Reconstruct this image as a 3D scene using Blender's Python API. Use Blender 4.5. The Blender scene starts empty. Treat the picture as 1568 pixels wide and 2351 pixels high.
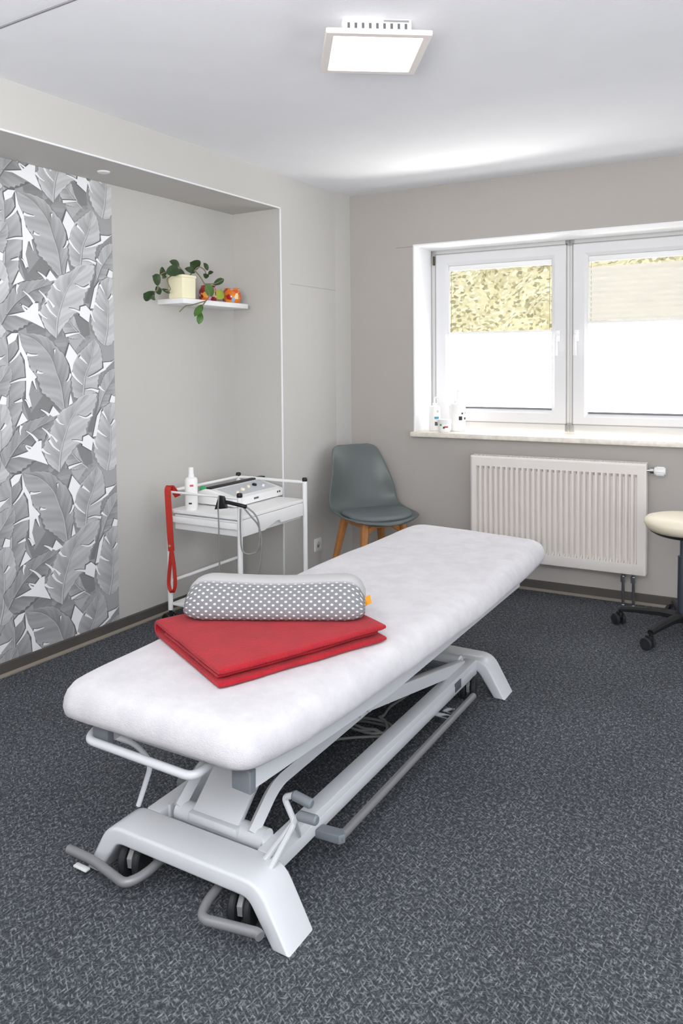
import bpy, bmesh, math, random
from mathutils import Vector, Matrix, noise
from mathutils.geometry import tessellate_polygon
random.seed(4)
R = math.radians
PI = math.pi
SC = bpy.context.scene
COL = SC.collection

# ------------------------------------------------------------------ materials
def lin(c):
    return tuple(((v / 12.92) if v <= 0.04045 else ((v + 0.055) / 1.055) ** 2.4) for v in c)

def rgb(h):
    return tuple(int(h[i:i + 2], 16) / 255 for i in (0, 2, 4))

class NT:
    def __init__(s, name):
        s.m = bpy.data.materials.new(name)
        s.m.use_nodes = True
        s.t = s.m.node_tree
        s.b = s.t.nodes['Principled BSDF']
    def n(s, typ, **kw):
        nd = s.t.nodes.new(typ)
        for k, v in kw.items():
            if k in nd.inputs.keys() if isinstance(k, str) else False:
                nd.inputs[k].default_value = v
            else:
                setattr(nd, k, v)
        return nd
    def l(s, a, b):
        s.t.links.new(a, b)
    def setin(s, nd, **kw):
        for k, v in kw.items():
            nd.inputs[k.replace('_', ' ')].default_value = v

def mat(name, hexc, rough=.5, metal=0., bump=0., scale=60., var=0., vscale=8., emit=0., emitc=None, trans=0., ior=1.45, alpha=1., sheen=0., coat=0.):
    k = NT(name)
    c = lin(rgb(hexc)) + (1,)
    b = k.b
    b.inputs['Base Color'].default_value = c
    b.inputs['Roughness'].default_value = rough
    b.inputs['Metallic'].default_value = metal
    b.inputs['Transmission Weight'].default_value = trans
    b.inputs['IOR'].default_value = ior
    b.inputs['Alpha'].default_value = alpha
    b.inputs['Sheen Weight'].default_value = sheen
    b.inputs['Coat Weight'].default_value = coat
    if emit:
        b.inputs['Emission Color'].default_value = lin(rgb(emitc or hexc)) + (1,)
        b.inputs['Emission Strength'].default_value = emit
    co = None
    if bump or var:
        co = k.n('ShaderNodeTexCoord')
    if bump:
        ns = k.n('ShaderNodeTexNoise')
        k.setin(ns, Scale=scale, Detail=4.)
        k.l(co.outputs['Object'], ns.inputs['Vector'])
        bp = k.n('ShaderNodeBump')
        k.setin(bp, Strength=bump, Distance=.01)
        k.l(ns.outputs[0], bp.inputs['Height'])
        k.l(bp.outputs[0], b.inputs['Normal'])
    if var:
        ns = k.n('ShaderNodeTexNoise')
        k.setin(ns, Scale=vscale, Detail=3.)
        k.l(co.outputs['Object'], ns.inputs['Vector'])
        rp = k.n('ShaderNodeMapRange')
        k.setin(rp, From_Min=.3, From_Max=.7, To_Min=1 - var, To_Max=1 + var)
        k.l(ns.outputs[0], rp.inputs[0])
        mx = k.n('ShaderNodeMix', data_type='RGBA', blend_type='MULTIPLY')
        mx.inputs[0].default_value = 1.
        mx.inputs[6].default_value = c
        k.l(rp.outputs[0], mx.inputs[7])
        k.l(mx.outputs[2], b.inputs['Base Color'])
    return k.m

M = {}
M['wall'] = mat('wall_paint', 'C6C4C0', .9, bump=.06, scale=220, var=.012, vscale=2)
M['wallw'] = mat('window_wall_paint', 'B4AFAA', .9, bump=.06, scale=220, var=.015, vscale=2)
M['ceil'] = mat('ceiling_paint', 'ECEDF1', .95, bump=.10, scale=25, var=.012, vscale=5)
M['base'] = mat('baseboard_carpet', '55514D', .8, bump=.1, scale=300, var=.06)
M['baseline'] = mat('baseboard_lit_edge', '8F877C', .7)
M['white'] = mat('white_metal', 'D6D8DC', .35, coat=.2)
M['whitep'] = mat('white_plastic', 'F1F1F1', .4)
M['pvc'] = mat('window_pvc', 'DEDEE0', .4)
M['pvcf'] = mat('window_pvc_shade', 'D8D7D6', .5)
M['gasket'] = mat('window_gasket', 'A5A3A2', .7)
M['reveal'] = mat('reveal_plaster', 'EFF0F2', .8)
M['gap'] = mat('dark_gap', '8C8B8F', .8)
M['black'] = mat('black_plastic', '17181A', .45)
M['rubber'] = mat('rubber', '26282B', .6)
M['greyp'] = mat('grey_plastic', '7C8288', .5)
M['greytube'] = mat('grey_tube', '8A8A8D', .42, metal=.25)
M['chrome'] = mat('chrome', 'C9CBCF', .22, metal=1.)
M['steel'] = mat('column_steel', '6F7683', .3, metal=.8)
M['wood'] = mat('beech_wood', 'B97F4A', .5, var=.15, vscale=20)
M['shell'] = mat('chair_shell', '5F6766', .36)
M['cush'] = mat('chair_cushion', '6B7375', .45, bump=.05, scale=300)
M['rad'] = mat('radiator_enamel', 'E9E3DE', .4)
M['cream'] = mat('cream_vinyl', 'F3E9D2', .5)
M['sill'] = mat('sill_marble', 'EFE8DC', .3, var=.10, vscale=30)
M['red'] = mat('red_fleece', 'B01928', .95, bump=.6, scale=240, var=.12, vscale=14, sheen=.08)
M['strap'] = mat('red_strap', 'B5281B', .6, bump=.2, scale=300)
M['gold'] = mat('brass', 'E8D9B0', .3, metal=1.)
M['cable'] = mat('grey_cable', '8C8C8C', .5)
M['cabled'] = mat('dark_grey_cable', '5E6063', .5)
M['pot'] = mat('cream_ceramic', 'F3EDCB', .45)
M['soil'] = mat('soil', '3A2C20', .95, bump=.5, scale=100)
M['leaf'] = mat('dark_leaf', '2C4420', .45, var=.3, vscale=30)
M['leafm'] = mat('green_leaf', '4C7334', .45, var=.2, vscale=30)
M['leafy'] = mat('yellow_green_leaf', '93A535', .5, var=.15, vscale=30)
M['stem'] = mat('stem', '7A7357', .7)
M['orange'] = mat('orange_tag', 'E09A2C', .7)
M['ink'] = mat('black_ink', '2A2A2C', .7)
M['blue'] = mat('blue_ink', '5FA9C8', .7)
M['inkred'] = mat('red_ink', 'C95A63', .7)
M['inkgreen'] = mat('green_ink', '43B36B', .7)
M['bottle'] = mat('white_bottle', 'F6F5F3', .35)
M['screen'] = mat('device_top', 'C7CBD0', .4)
M['dark'] = mat('under_table_shade', '1B1B1C', .6)

# loop-pile carpet: short strokes running in two diagonal directions
def carpet():
    k = NT('carpet_loop_pile')
    co = k.n('ShaderNodeTexCoord')
    outs = []
    for ang, off in ((R(88), 0.), (R(-30), 7.3), (R(28), 3.1)):
        mp = k.n('ShaderNodeMapping', vector_type='TEXTURE')
        mp.inputs['Rotation'].default_value = (0, 0, ang)
        mp.inputs['Location'].default_value = (off, off, 0)
        mp.inputs['Scale'].default_value = (1 / 62, 1 / 190, 1)
        k.l(co.outputs['Object'], mp.inputs[0])
        ns = k.n('ShaderNodeTexNoise')
        k.setin(ns, Scale=1., Detail=1.5, Roughness=.5)
        k.l(mp.outputs[0], ns.inputs['Vector'])
        outs.append(ns.outputs[0])
    m1 = k.n('ShaderNodeMath', operation='MAXIMUM')
    k.l(outs[0], m1.inputs[0]); k.l(outs[1], m1.inputs[1])
    m3 = k.n('ShaderNodeMath', operation='SUBTRACT'); m3.inputs[1].default_value = .05
    m2 = k.n('ShaderNodeMath', operation='MAXIMUM')
    k.l(m1.outputs[0], m2.inputs[0]); k.l(outs[2], m3.inputs[0]); k.l(m3.outputs[0], m2.inputs[1])
    rp = k.n('ShaderNodeValToRGB')
    e = rp.color_ramp.elements
    e[0].position = .47; e[0].color = lin(rgb('36393E')) + (1,)
    e[1].position = .76; e[1].color = lin(rgb('8F9297')) + (1,)
    x = rp.color_ramp.elements.new(.58); x.color = lin(rgb('4F5257')) + (1,)
    k.l(m2.outputs[0], rp.inputs[0])
    big = k.n('ShaderNodeTexNoise'); k.setin(big, Scale=2.2, Detail=2.)
    k.l(co.outputs['Object'], big.inputs['Vector'])
    mr = k.n('ShaderNodeMapRange'); k.setin(mr, From_Min=.3, From_Max=.7, To_Min=.9, To_Max=1.1)
    k.l(big.outputs[0], mr.inputs[0])
    mx = k.n('ShaderNodeMix', data_type='RGBA', blend_type='MULTIPLY'); mx.inputs[0].default_value = 1.
    k.l(rp.outputs[0], mx.inputs[6]); k.l(mr.outputs[0], mx.inputs[7])
    k.l(mx.outputs[2], k.b.inputs['Base Color'])
    bp = k.n('ShaderNodeBump'); k.setin(bp, Strength=.35, Distance=.004)
    k.l(m2.outputs[0], bp.inputs['Height']); k.l(bp.outputs[0], k.b.inputs['Normal'])
    k.b.inputs['Roughness'].default_value = .95
    k.b.inputs['Specular IOR Level'].default_value = .2
    return k.m
M['carpet'] = carpet()

# terry sheet: soft mottled white
def terry():
    k = NT('white_terry')
    co = k.n('ShaderNodeTexCoord')
    a = k.n('ShaderNodeTexNoise'); k.setin(a, Scale=16., Detail=6., Roughness=.6)
    b = k.n('ShaderNodeTexNoise'); k.setin(b, Scale=420., Detail=2.)
    k.l(co.outputs['Object'], a.inputs['Vector']); k.l(co.outputs['Object'], b.inputs['Vector'])
    ad = k.n('ShaderNodeMath', operation='MULTIPLY_ADD'); ad.inputs[1].default_value = .35
    k.l(b.outputs[0], ad.inputs[0]); k.l(a.outputs[0], ad.inputs[2])
    bp = k.n('ShaderNodeBump'); k.setin(bp, Strength=.42, Distance=.012)
    k.l(ad.outputs[0], bp.inputs['Height']); k.l(bp.outputs[0], k.b.inputs['Normal'])
    mr = k.n('ShaderNodeValToRGB'); e = mr.color_ramp.elements
    e[0].position = .36; e[0].color = lin(rgb('CDCBCF')) + (1,)
    e[1].position = .62; e[1].color = lin(rgb('D7D5D8')) + (1,)
    k.l(a.outputs[0], mr.inputs[0]); k.l(mr.outputs[0], k.b.inputs['Base Color'])
    k.b.inputs['Roughness'].default_value = .95
    k.b.inputs['Sheen Weight'].default_value = .2
    return k.m
M['terry'] = terry()

# pillow knit: light raised dots set in a grey mesh, dots fading to plain knit on the top
def knit():
    k = NT('grey_dotted_knit')
    at = k.n('ShaderNodeUVMap'); at.uv_map = 'knit'
    sep = k.n('ShaderNodeSeparateXYZ'); k.l(at.outputs[0], sep.inputs[0])
    def math_(op, a, b=None, c=None):
        nd = k.n('ShaderNodeMath', operation=op)
        for i, v in enumerate((a, b, c)):
            if v is None: continue
            if isinstance(v, (int, float)): nd.inputs[i].default_value = v
            else: k.l(v, nd.inputs[i])
        return nd.outputs[0]
    u = math_('DIVIDE', sep.outputs[0], .0240)
    v = math_('DIVIDE', sep.outputs[1], .0100)
    row = math_('FLOOR', v)
    odd = math_('MULTIPLY', math_('MODULO', math_('ABSOLUTE', row), 2.), .5)
    fu = math_('SUBTRACT', math_('FRACT', math_('ADD', u, odd)), .5)
    fv = math_('SUBTRACT', math_('FRACT', v), .5)
    d = math_('SQRT', math_('ADD', math_('POWER', math_('MULTIPLY', fu, 1.9), 2.), math_('POWER', math_('MULTIPLY', fv, 1.05), 2.)))
    dot = k.n('ShaderNodeMapRange'); k.setin(dot, From_Min=.40, From_Max=.20, To_Min=0., To_Max=1.); k.l(d, dot.inputs[0])
    fade = k.n('ShaderNodeMapRange'); k.setin(fade, From_Min=.118, From_Max=.135, To_Min=1., To_Max=0.); k.l(sep.outputs[1], fade.inputs[0])
    fac = math_('MULTIPLY', dot.outputs[0], fade.outputs[0])
    base = k.n('ShaderNodeMix', data_type='RGBA')
    base.inputs[6].default_value = lin(rgb('BCBBBC')) + (1,)
    base.inputs[7].default_value = lin(rgb('7D7E82')) + (1,)
    k.l(fade.outputs[0], base.inputs[0])
    mx = k.n('ShaderNodeMix', data_type='RGBA')
    mx.inputs[7].default_value = lin(rgb('E9E8E8')) + (1,)
    k.l(fac, mx.inputs[0]); k.l(base.outputs[2], mx.inputs[6])
    k.l(mx.outputs[2], k.b.inputs['Base Color'])
    bp = k.n('ShaderNodeBump'); k.setin(bp, Strength=.5, Distance=.004)
    k.l(fac, bp.inputs['Height']); k.l(bp.outputs[0], k.b.inputs['Normal'])
    k.b.inputs['Roughness'].default_value = .9
    return k.m
M['knit'] = knit()

def vcol(name, rough=.8):
    k = NT(name)
    a = k.n('ShaderNodeAttribute', attribute_name='Col')
    k.l(a.outputs['Color'], k.b.inputs['Base Color'])
    k.b.inputs['Roughness'].default_value = rough
    return k.m
M['paper'] = vcol('leaf_wallpaper', .75)

def mosaic(name, cols, scale):
    k = NT(name)
    co = k.n('ShaderNodeTexCoord')
    v = k.n('ShaderNodeTexVoronoi'); k.setin(v, Scale=scale)
    k.l(co.outputs['Object'], v.inputs['Vector'])
    sp = k.n('ShaderNodeSeparateColor'); k.l(v.outputs['Color'], sp.inputs[0])
    rp = k.n('ShaderNodeValToRGB'); rp.color_ramp.interpolation = 'CONSTANT'
    els = rp.color_ramp.elements
    while len(els) < len(cols): els.new(.5)
    for i, (p, c) in enumerate(cols):
        els[i].position = p; els[i].color = lin(rgb(c)) + (1,)
    k.l(sp.outputs[0], rp.inputs[0])
    k.l(rp.outputs[0], k.b.inputs['Base Color'])
    k.b.inputs['Roughness'].default_value = .15
    k.b.inputs['Coat Weight'].default_value = .5
    return k.m
M['mosaic'] = mosaic('orange_glass_mosaic', [(0, 'E07A1A'), (.3, 'F0A32E'), (.5, 'B8201A'), (.72, 'D9531B'), (.86, '8FB4D6'), (.93, 'EFD9A0')], 38)
M['mosaicr'] = mosaic('red_glass_mosaic', [(0, '8E1B1A'), (.3, 'E0701E'), (.5, 'A8261C'), (.7, 'F0A040'), (.82, 'CDA6DC'), (.93, 'F0DCC0')], 38)

def hedge_mat():
    k = NT('sunlit_hedge')
    co = k.n('ShaderNodeTexCoord')
    mp = k.n('ShaderNodeMapping'); mp.inputs['Rotation'].default_value = (.2, .85, .1); mp.inputs['Scale'].default_value = (30, 62, 42)
    k.l(co.outputs['Object'], mp.inputs[0])
    v = k.n('ShaderNodeTexVoronoi'); k.setin(v, Scale=1.)
    k.l(mp.outputs[0], v.inputs['Vector'])
    sp = k.n('ShaderNodeSeparateColor'); k.l(v.outputs['Color'], sp.inputs[0])
    rp = k.n('ShaderNodeValToRGB')
    els = rp.color_ramp.elements
    cols = [(0, '6E6B50'), (.2, '8F8B6C'), (.42, 'B0AA8C'), (.7, 'A09C7F'), (1, 'C4BDA8')]
    while len(els) < len(cols): els.new(.5)
    for i, (p, c) in enumerate(cols):
        els[i].position = p; els[i].color = lin(rgb(c)) + (1,)
    k.l(sp.outputs[0], rp.inputs[0]); k.l(rp.outputs[0], k.b.inputs['Base Color'])
    k.b.inputs['Roughness'].default_value = .9
    return k.m
M['hedge'] = hedge_mat()

def glow(name, hexc, s):
    m = mat(name, hexc, .8, emit=s)
    return m
M['lamp'] = glow('lamp_diffuser', 'FFF3E4', 6.)
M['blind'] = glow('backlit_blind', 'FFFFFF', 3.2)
def sheer():
    k = NT('backlit_sheer')
    out = k.t.nodes['Material Output']
    k.b.inputs['Base Color'].default_value = lin(rgb('DDDAD2')) + (1,)
    k.b.inputs['Roughness'].default_value = .9
    k.b.inputs['Emission Color'].default_value = lin(rgb('F3EEE3')) + (1,)
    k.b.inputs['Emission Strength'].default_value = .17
    tr = k.n('ShaderNodeBsdfTransparent')
    mx = k.n('ShaderNodeMixShader'); mx.inputs[0].default_value = .86
    k.l(tr.outputs[0], mx.inputs[1]); k.l(k.b.outputs[0], mx.inputs[2]); k.l(mx.outputs[0], out.inputs['Surface'])
    return k.m
M['sheer'] = sheer()

def glass():
    k = NT('window_glass')
    k.t.nodes.remove(k.b)
    out = k.t.nodes['Material Output']
    tr = k.n('ShaderNodeBsdfTransparent')
    gl = k.n('ShaderNodeBsdfGlossy'); gl.inputs['Roughness'].default_value = .02
    fr = k.n('ShaderNodeFresnel'); fr.inputs['IOR'].default_value = 1.3
    mx = k.n('ShaderNodeMixShader')
    k.l(fr.outputs[0], mx.inputs[0]); k.l(tr.outputs[0], mx.inputs[1]); k.l(gl.outputs[0], mx.inputs[2])
    k.l(mx.outputs[0], out.inputs['Surface'])
    return k.m
M['glass'] = glass()

# ------------------------------------------------------------------ mesh helpers
def fillet(pts, r, n=5):
    pts = [Vector(p) for p in pts]
    out = [pts[0]]
    for i in range(1, len(pts) - 1):
        a, b, c = pts[i - 1], pts[i], pts[i + 1]
        d1 = (a - b); d2 = (c - b)
        rr = min(r, d1.length * .49, d2.length * .49)
        p1 = b + d1.normalized() * rr; p2 = b + d2.normalized() * rr
        for k in range(n + 1):
            t = k / n
            out.append(p1 * (1 - t) ** 2 + b * 2 * t * (1 - t) + p2 * t * t)
    out.append(pts[-1])
    return out

def catmull(pts, n=6):
    pts = [Vector(p) for p in pts]
    P = [pts[0] * 2 - pts[1]] + pts + [pts[-1] * 2 - pts[-2]]
    out = []
    for i in range(1, len(P) - 2):
        for k in range(n):
            t = k / n
            a, b, c, d = P[i - 1:i + 3]
            out.append(.5 * ((2 * b) + (c - a) * t + (2 * a - 5 * b + 4 * c - d) * t * t + (3 * b - a - 3 * c + d) * t ** 3))
    out.append(pts[-1])
    return out

class MB:
    def __init__(s):
        s.bm = bmesh.new()
    def _merge(s, b2, mtx=None):
        if mtx is not None:
            bmesh.ops.transform(b2, matrix=mtx, verts=b2.verts)
        me = bpy.data.meshes.new('tmp')
        b2.to_mesh(me); b2.free()
        s.bm.from_mesh(me)
        bpy.data.meshes.remove(me)
        return s
    def box(s, lo, hi, bev=0., segs=2, mtx=None):
        b = bmesh.new()
        bmesh.ops.create_cube(b, size=1)
        c = [(lo[i] + hi[i]) / 2 for i in range(3)]; d = [abs(hi[i] - lo[i]) for i in range(3)]
        bmesh.ops.transform(b, matrix=Matrix.Translation(c) @ Matrix.Diagonal((*d, 1)), verts=b.verts)
        if bev:
            bmesh.ops.bevel(b, geom=b.edges[:], offset=min(bev, min(d) * .45), segments=segs, affect='EDGES', profile=.5)
        return s._merge(b, mtx)
    def bar(s, p0, p1, w, h, bev=0., up=(0, 0, 1)):
        p0, p1 = Vector(p0), Vector(p1)
        y = (p1 - p0); L = y.length; y.normalize()
        x = y.cross(Vector(up)).normalized(); z = x.cross(y)
        m = Matrix((x, y, z)).transposed().to_4x4(); m.translation = p0
        return s.box((-w / 2, 0, -h / 2), (w / 2, L, h / 2), bev, 2, m)
    def tube(s, pts, r, n=10, closed=False, caps=True, flat=None):
        pts = [Vector(p) for p in pts]
        N = len(pts)
        rs = r if isinstance(r, (list, tuple)) else [r] * N
        T = []
        for i in range(N):
            a = pts[(i - 1) % N] if (closed or i > 0) else pts[i]
            b = pts[(i + 1) % N] if (closed or i < N - 1) else pts[i]
            T.append((b - a).normalized())
        ref = Vector((0, 0, 1)) if abs(T[0].z) < .9 else Vector((1, 0, 0))
        u = T[0].cross(ref).normalized()
        rings = []
        for i in range(N):
            u = (u - T[i] * u.dot(T[i])).normalized()
            v = T[i].cross(u)
            f = flat or (1, 1)
            rings.append([s.bm.verts.new(pts[i] + u * math.cos(2 * PI * k / n) * rs[i] * f[0] + v * math.sin(2 * PI * k / n) * rs[i] * f[1]) for k in range(n)])
        for i in range(N if closed else N - 1):
            A, B = rings[i], rings[(i + 1) % N]
            for k in range(n):
                s.bm.faces.new((A[k], A[(k + 1) % n], B[(k + 1) % n], B[k]))
        if caps and not closed:
            s.bm.faces.new(rings[0][::-1]); s.bm.faces.new(rings[-1])
        return s
    def lathe(s, prof, c=(0, 0, 0), n=24, mtx=None):
        b = bmesh.new()
        rings = []
        for (r, z) in prof:
            if r < 1e-5:
                rings.append([b.verts.new((0, 0, z))])
            else:
                rings.append([b.verts.new((r * math.cos(2 * PI * k / n), r * math.sin(2 * PI * k / n), z)) for k in range(n)])
        for A, B in zip(rings, rings[1:]):
            for k in range(n):
                a = A[k % len(A)]; a2 = A[(k + 1) % len(A)]; c1 = B[k % len(B)]; c2 = B[(k + 1) % len(B)]
                vs = []
                for v in (a, a2, c2, c1):
                    if v not in vs: vs.append(v)
                if len(vs) > 2: b.faces.new(vs)
        if len(rings[0]) > 1: b.faces.new(rings[0][::-1])
        if len(rings[-1]) > 1: b.faces.new(rings[-1])
        m = Matrix.Translation(c)
        if mtx is not None: m = m @ mtx
        return s._merge(b, m)
    def prism(s, poly, d0, d1, plane='xz', bev=0., mtx=None):
        def P(a, b_, d):
            return {'xz': (a, d, b_), 'xy': (a, b_, d), 'yz': (d, a, b_)}[plane]
        b = bmesh.new()
        A = [b.verts.new(P(*p, d0)) for p in poly]; B = [b.verts.new(P(*p, d1)) for p in poly]
        b.faces.new(A); b.faces.new(B[::-1])
        n = len(poly)
        for k in range(n):
            b.faces.new((A[k], B[k], B[(k + 1) % n], A[(k + 1) % n]))
        bmesh.ops.recalc_face_normals(b, faces=b.faces)
        if bev:
            es = [e for e in b.edges if (e.verts[0] in A) == (e.verts[1] in A)]
            bmesh.ops.bevel(b, geom=es, offset=bev, segments=3, affect='EDGES', profile=.5)
        return s._merge(b, mtx)
    def rings(s, rings, cap0=True, cap1=True, closed=True):
        V = [[s.bm.verts.new(p) for p in r] for r in rings]
        n = len(V[0])
        for A, B in zip(V, V[1:]):
            for k in range(n if closed else n - 1):
                s.bm.faces.new((A[k], A[(k + 1) % n], B[(k + 1) % n], B[k]))
        if cap0: s.bm.faces.new(V[0][::-1])
        if cap1: s.bm.faces.new(V[-1])
        return s
    def sphere(s, c, r, n=16, scale=(1, 1, 1)):
        b = bmesh.new()
        bmesh.ops.create_uvsphere(b, u_segments=n, v_segments=max(6, n // 2), radius=r)
        return s._merge(b, Matrix.Translation(c) @ Matrix.Diagonal((*scale, 1)))
    def build(s, name, m, parent=None, ang=35, recalc=True, mtx=None):
        if mtx is not None:
            bmesh.ops.transform(s.bm, matrix=mtx, verts=s.bm.verts)
        if recalc:
            bmesh.ops.recalc_face_normals(s.bm, faces=s.bm.faces)
        me = bpy.data.meshes.new(name)
        s.bm.to_mesh(me); s.bm.free()
        me.polygons.foreach_set('use_smooth', [True] * len(me.polygons))
        me.set_sharp_from_angle(angle=R(ang))
        o = bpy.data.objects.new(name, me)
        COL.objects.link(o)
        for mm in (m if isinstance(m, (list, tuple)) else [m]):
            me.materials.append(mm)
        if parent is not None: o.parent = parent
        return o

def thing(name, label, cat, loc=(0, 0, 0), rz=0., group=None):
    o = bpy.data.objects.new(name, None)
    o.empty_display_size = .1
    COL.objects.link(o)
    o.location = loc; o.rotation_euler = (0, 0, rz)
    tag(o, label, cat, group)
    return o

def tag(o, label, cat, group=None):
    o['label'] = label; o['category'] = cat
    if group: o['group'] = group
    return o

def struct(o):
    o['kind'] = 'structure'
    return o

def rrect(hx, hy, r, n=6, c=(0, 0)):
    pts = []
    for (sx, sy, a0) in ((1, 1, 0), (-1, 1, 90), (-1, -1, 180), (1, -1, 270)):
        for k in range(n + 1):
            a = R(a0 + 90 * k / n)
            pts.append((c[0] + sx * (hx - r) + r * math.cos(a), c[1] + sy * (hy - r) + r * math.sin(a)))
    return pts
RX = lambda a: Matrix.Rotation(a, 4, 'X')
RY = lambda a: Matrix.Rotation(a, 4, 'Y')
RZ = lambda a: Matrix.Rotation(a, 4, 'Z')
TR = lambda *a: Matrix.Translation(a)

# wallpaper motif outlines (metres on the niche wall: y along the wall, z up), and the plant's stems and leaves
WP_LEAVES= [(0.66, [(-2.261, 1.669), (-2.25, 1.802), (-2.249, 1.917), (-2.248, 2.016), (-2.257, 2.096)], [(-2.261, 1.669), (-2.329, 1.712), (-2.355, 1.806), (-2.355, 1.902), (-2.321, 2.003), (-2.257, 2.096)], [(-2.261, 1.669), (-2.212, 1.69), (-2.184, 1.742), (-2.185, 1.793), (-2.162, 1.846), (-2.165, 1.929), (-2.187, 1.993), (-2.202, 2.037), (-2.232, 2.068), (-2.257, 2.096)]), (0.7, [(-1.854, 1.793), (-1.838, 1.886), (-1.809, 1.944), (-1.79, 2.002), (-1.779, 2.066)], [(-1.854, 1.793), (-1.899, 1.788), (-1.915, 1.84), (-1.914, 1.901), (-1.894, 1.968), (-1.862, 2.002), (-1.779, 2.066)], [(-1.854, 1.793), (-1.776, 1.812), (-1.76, 1.877), (-1.735, 1.925), (-1.738, 1.991), (-1.751, 2.034), (-1.779, 2.066)]), (0.64, [(-1.961, 1.725), (-1.976, 1.833), (-1.999, 1.901), (-2.034, 1.983), (-2.101, 2.047), (-2.182, 2.08)], [(-1.961, 1.725), (-1.982, 1.738), (-2.048, 1.797), (-2.079, 1.821), (-2.102, 1.884), (-2.14, 1.933), (-2.151, 1.972), (-2.177, 2.011), (-2.193, 2.052), (-2.182, 2.08)], [(-1.961, 1.725), (-1.939, 1.763), (-1.924, 1.839), (-1.931, 1.91), (-1.942, 1.969), (-1.992, 2.017), (-2.044, 2.064), (-2.112, 2.079), (-2.182, 2.08)]), (0.72, [(-1.719, 1.423), (-1.698, 1.507), (-1.69, 1.621), (-1.693, 1.696), (-1.682, 1.758)], [(-1.719, 1.423), (-1.762, 1.456), (-1.793, 1.522), (-1.786, 1.586), (-1.761, 1.654), (-1.736, 1.723), (-1.682, 1.758)], [(-1.719, 1.423), (-1.671, 1.432), (-1.639, 1.509), (-1.635, 1.663), (-1.653, 1.738), (-1.682, 1.758)]), (0.65, [(-1.759, 1.736), (-1.729, 1.798), (-1.669, 1.876), (-1.638, 1.918)], [(-1.759, 1.736), (-1.757, 1.803), (-1.727, 1.881), (-1.678, 1.917), (-1.638, 1.918)], [(-1.759, 1.736), (-1.711, 1.748), (-1.656, 1.794), (-1.63, 1.873), (-1.638, 1.918)]), (0.67, [(-1.836, 1.451), (-1.902, 1.504), (-1.961, 1.58)], [(-1.836, 1.451), (-1.921, 1.453), (-1.951, 1.477), (-1.975, 1.526), (-1.961, 1.58)], [(-1.836, 1.451), (-1.875, 1.501), (-1.896, 1.554), (-1.926, 1.585), (-1.961, 1.58)]), (0.58, [(-2.277, 1.504), (-2.242, 1.555), (-2.192, 1.608), (-2.112, 1.661), (-2.026, 1.692), (-2.0, 1.704)], [(-2.277, 1.504), (-2.293, 1.568), (-2.256, 1.603), (-2.217, 1.656), (-2.193, 1.678), (-2.147, 1.695), (-2.083, 1.708), (-2.025, 1.723), (-2.0, 1.704)], [(-2.277, 1.504), (-2.244, 1.478), (-2.199, 1.483), (-2.148, 1.509), (-2.099, 1.541), (-2.077, 1.598), (-2.06, 1.637), (-2.022, 1.678), (-2.0, 1.704)]), (0.72, [(-1.999, 1.451), (-1.993, 1.515), (-1.974, 1.586), (-1.937, 1.67), (-1.892, 1.732), (-1.827, 1.799)], [(-1.999, 1.451), (-2.032, 1.475), (-2.064, 1.512), (-2.078, 1.57), (-2.061, 1.606), (-2.026, 1.671), (-1.983, 1.727), (-1.913, 1.758), (-1.868, 1.792), (-1.827, 1.799)], [(-1.999, 1.451), (-1.963, 1.498), (-1.896, 1.565), (-1.851, 1.593), (-1.835, 1.649), (-1.807, 1.702), (-1.777, 1.764), (-1.776, 1.801), (-1.827, 1.799)])]
WP_DARK= [(0.3, [(-2.183, 1.793), (-2.15, 1.698), (-2.09, 1.714), (-2.024, 1.744), (-1.983, 1.731), (-1.968, 1.799), (-2.055, 1.81), (-2.103, 1.853), (-2.146, 1.848)]), (0.27, [(-1.785, 1.807), (-1.748, 1.811), (-1.774, 1.712), (-1.804, 1.618), (-1.836, 1.62), (-1.825, 1.694)]), (0.3, [(-1.891, 1.569), (-1.811, 1.536), (-1.803, 1.47), (-1.85, 1.458), (-1.893, 1.5)]), (0.45, [(-2.146, 1.848), (-2.103, 1.853), (-2.072, 1.809), (-2.138, 1.73), (-2.148, 1.787)]), (0.62, [(-1.938, 1.463), (-1.836, 1.458), (-1.896, 1.392)]), (0.33, [(-1.929, 1.81), (-1.866, 1.853), (-1.863, 1.785), (-1.899, 1.774)]), (0.4, [(-1.839, 1.875), (-1.726, 1.915), (-1.757, 1.803), (-1.844, 1.823)]), (0.35, [(-1.978, 1.604), (-1.96, 1.605), (-1.964, 1.462), (-1.99, 1.451)]), (0.4, [(-1.73, 1.951), (-1.657, 1.965), (-1.658, 1.919), (-1.727, 1.888)]), (0.5, [(-2.102, 1.884), (-2.071, 1.822), (-2.119, 1.824)])]
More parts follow.
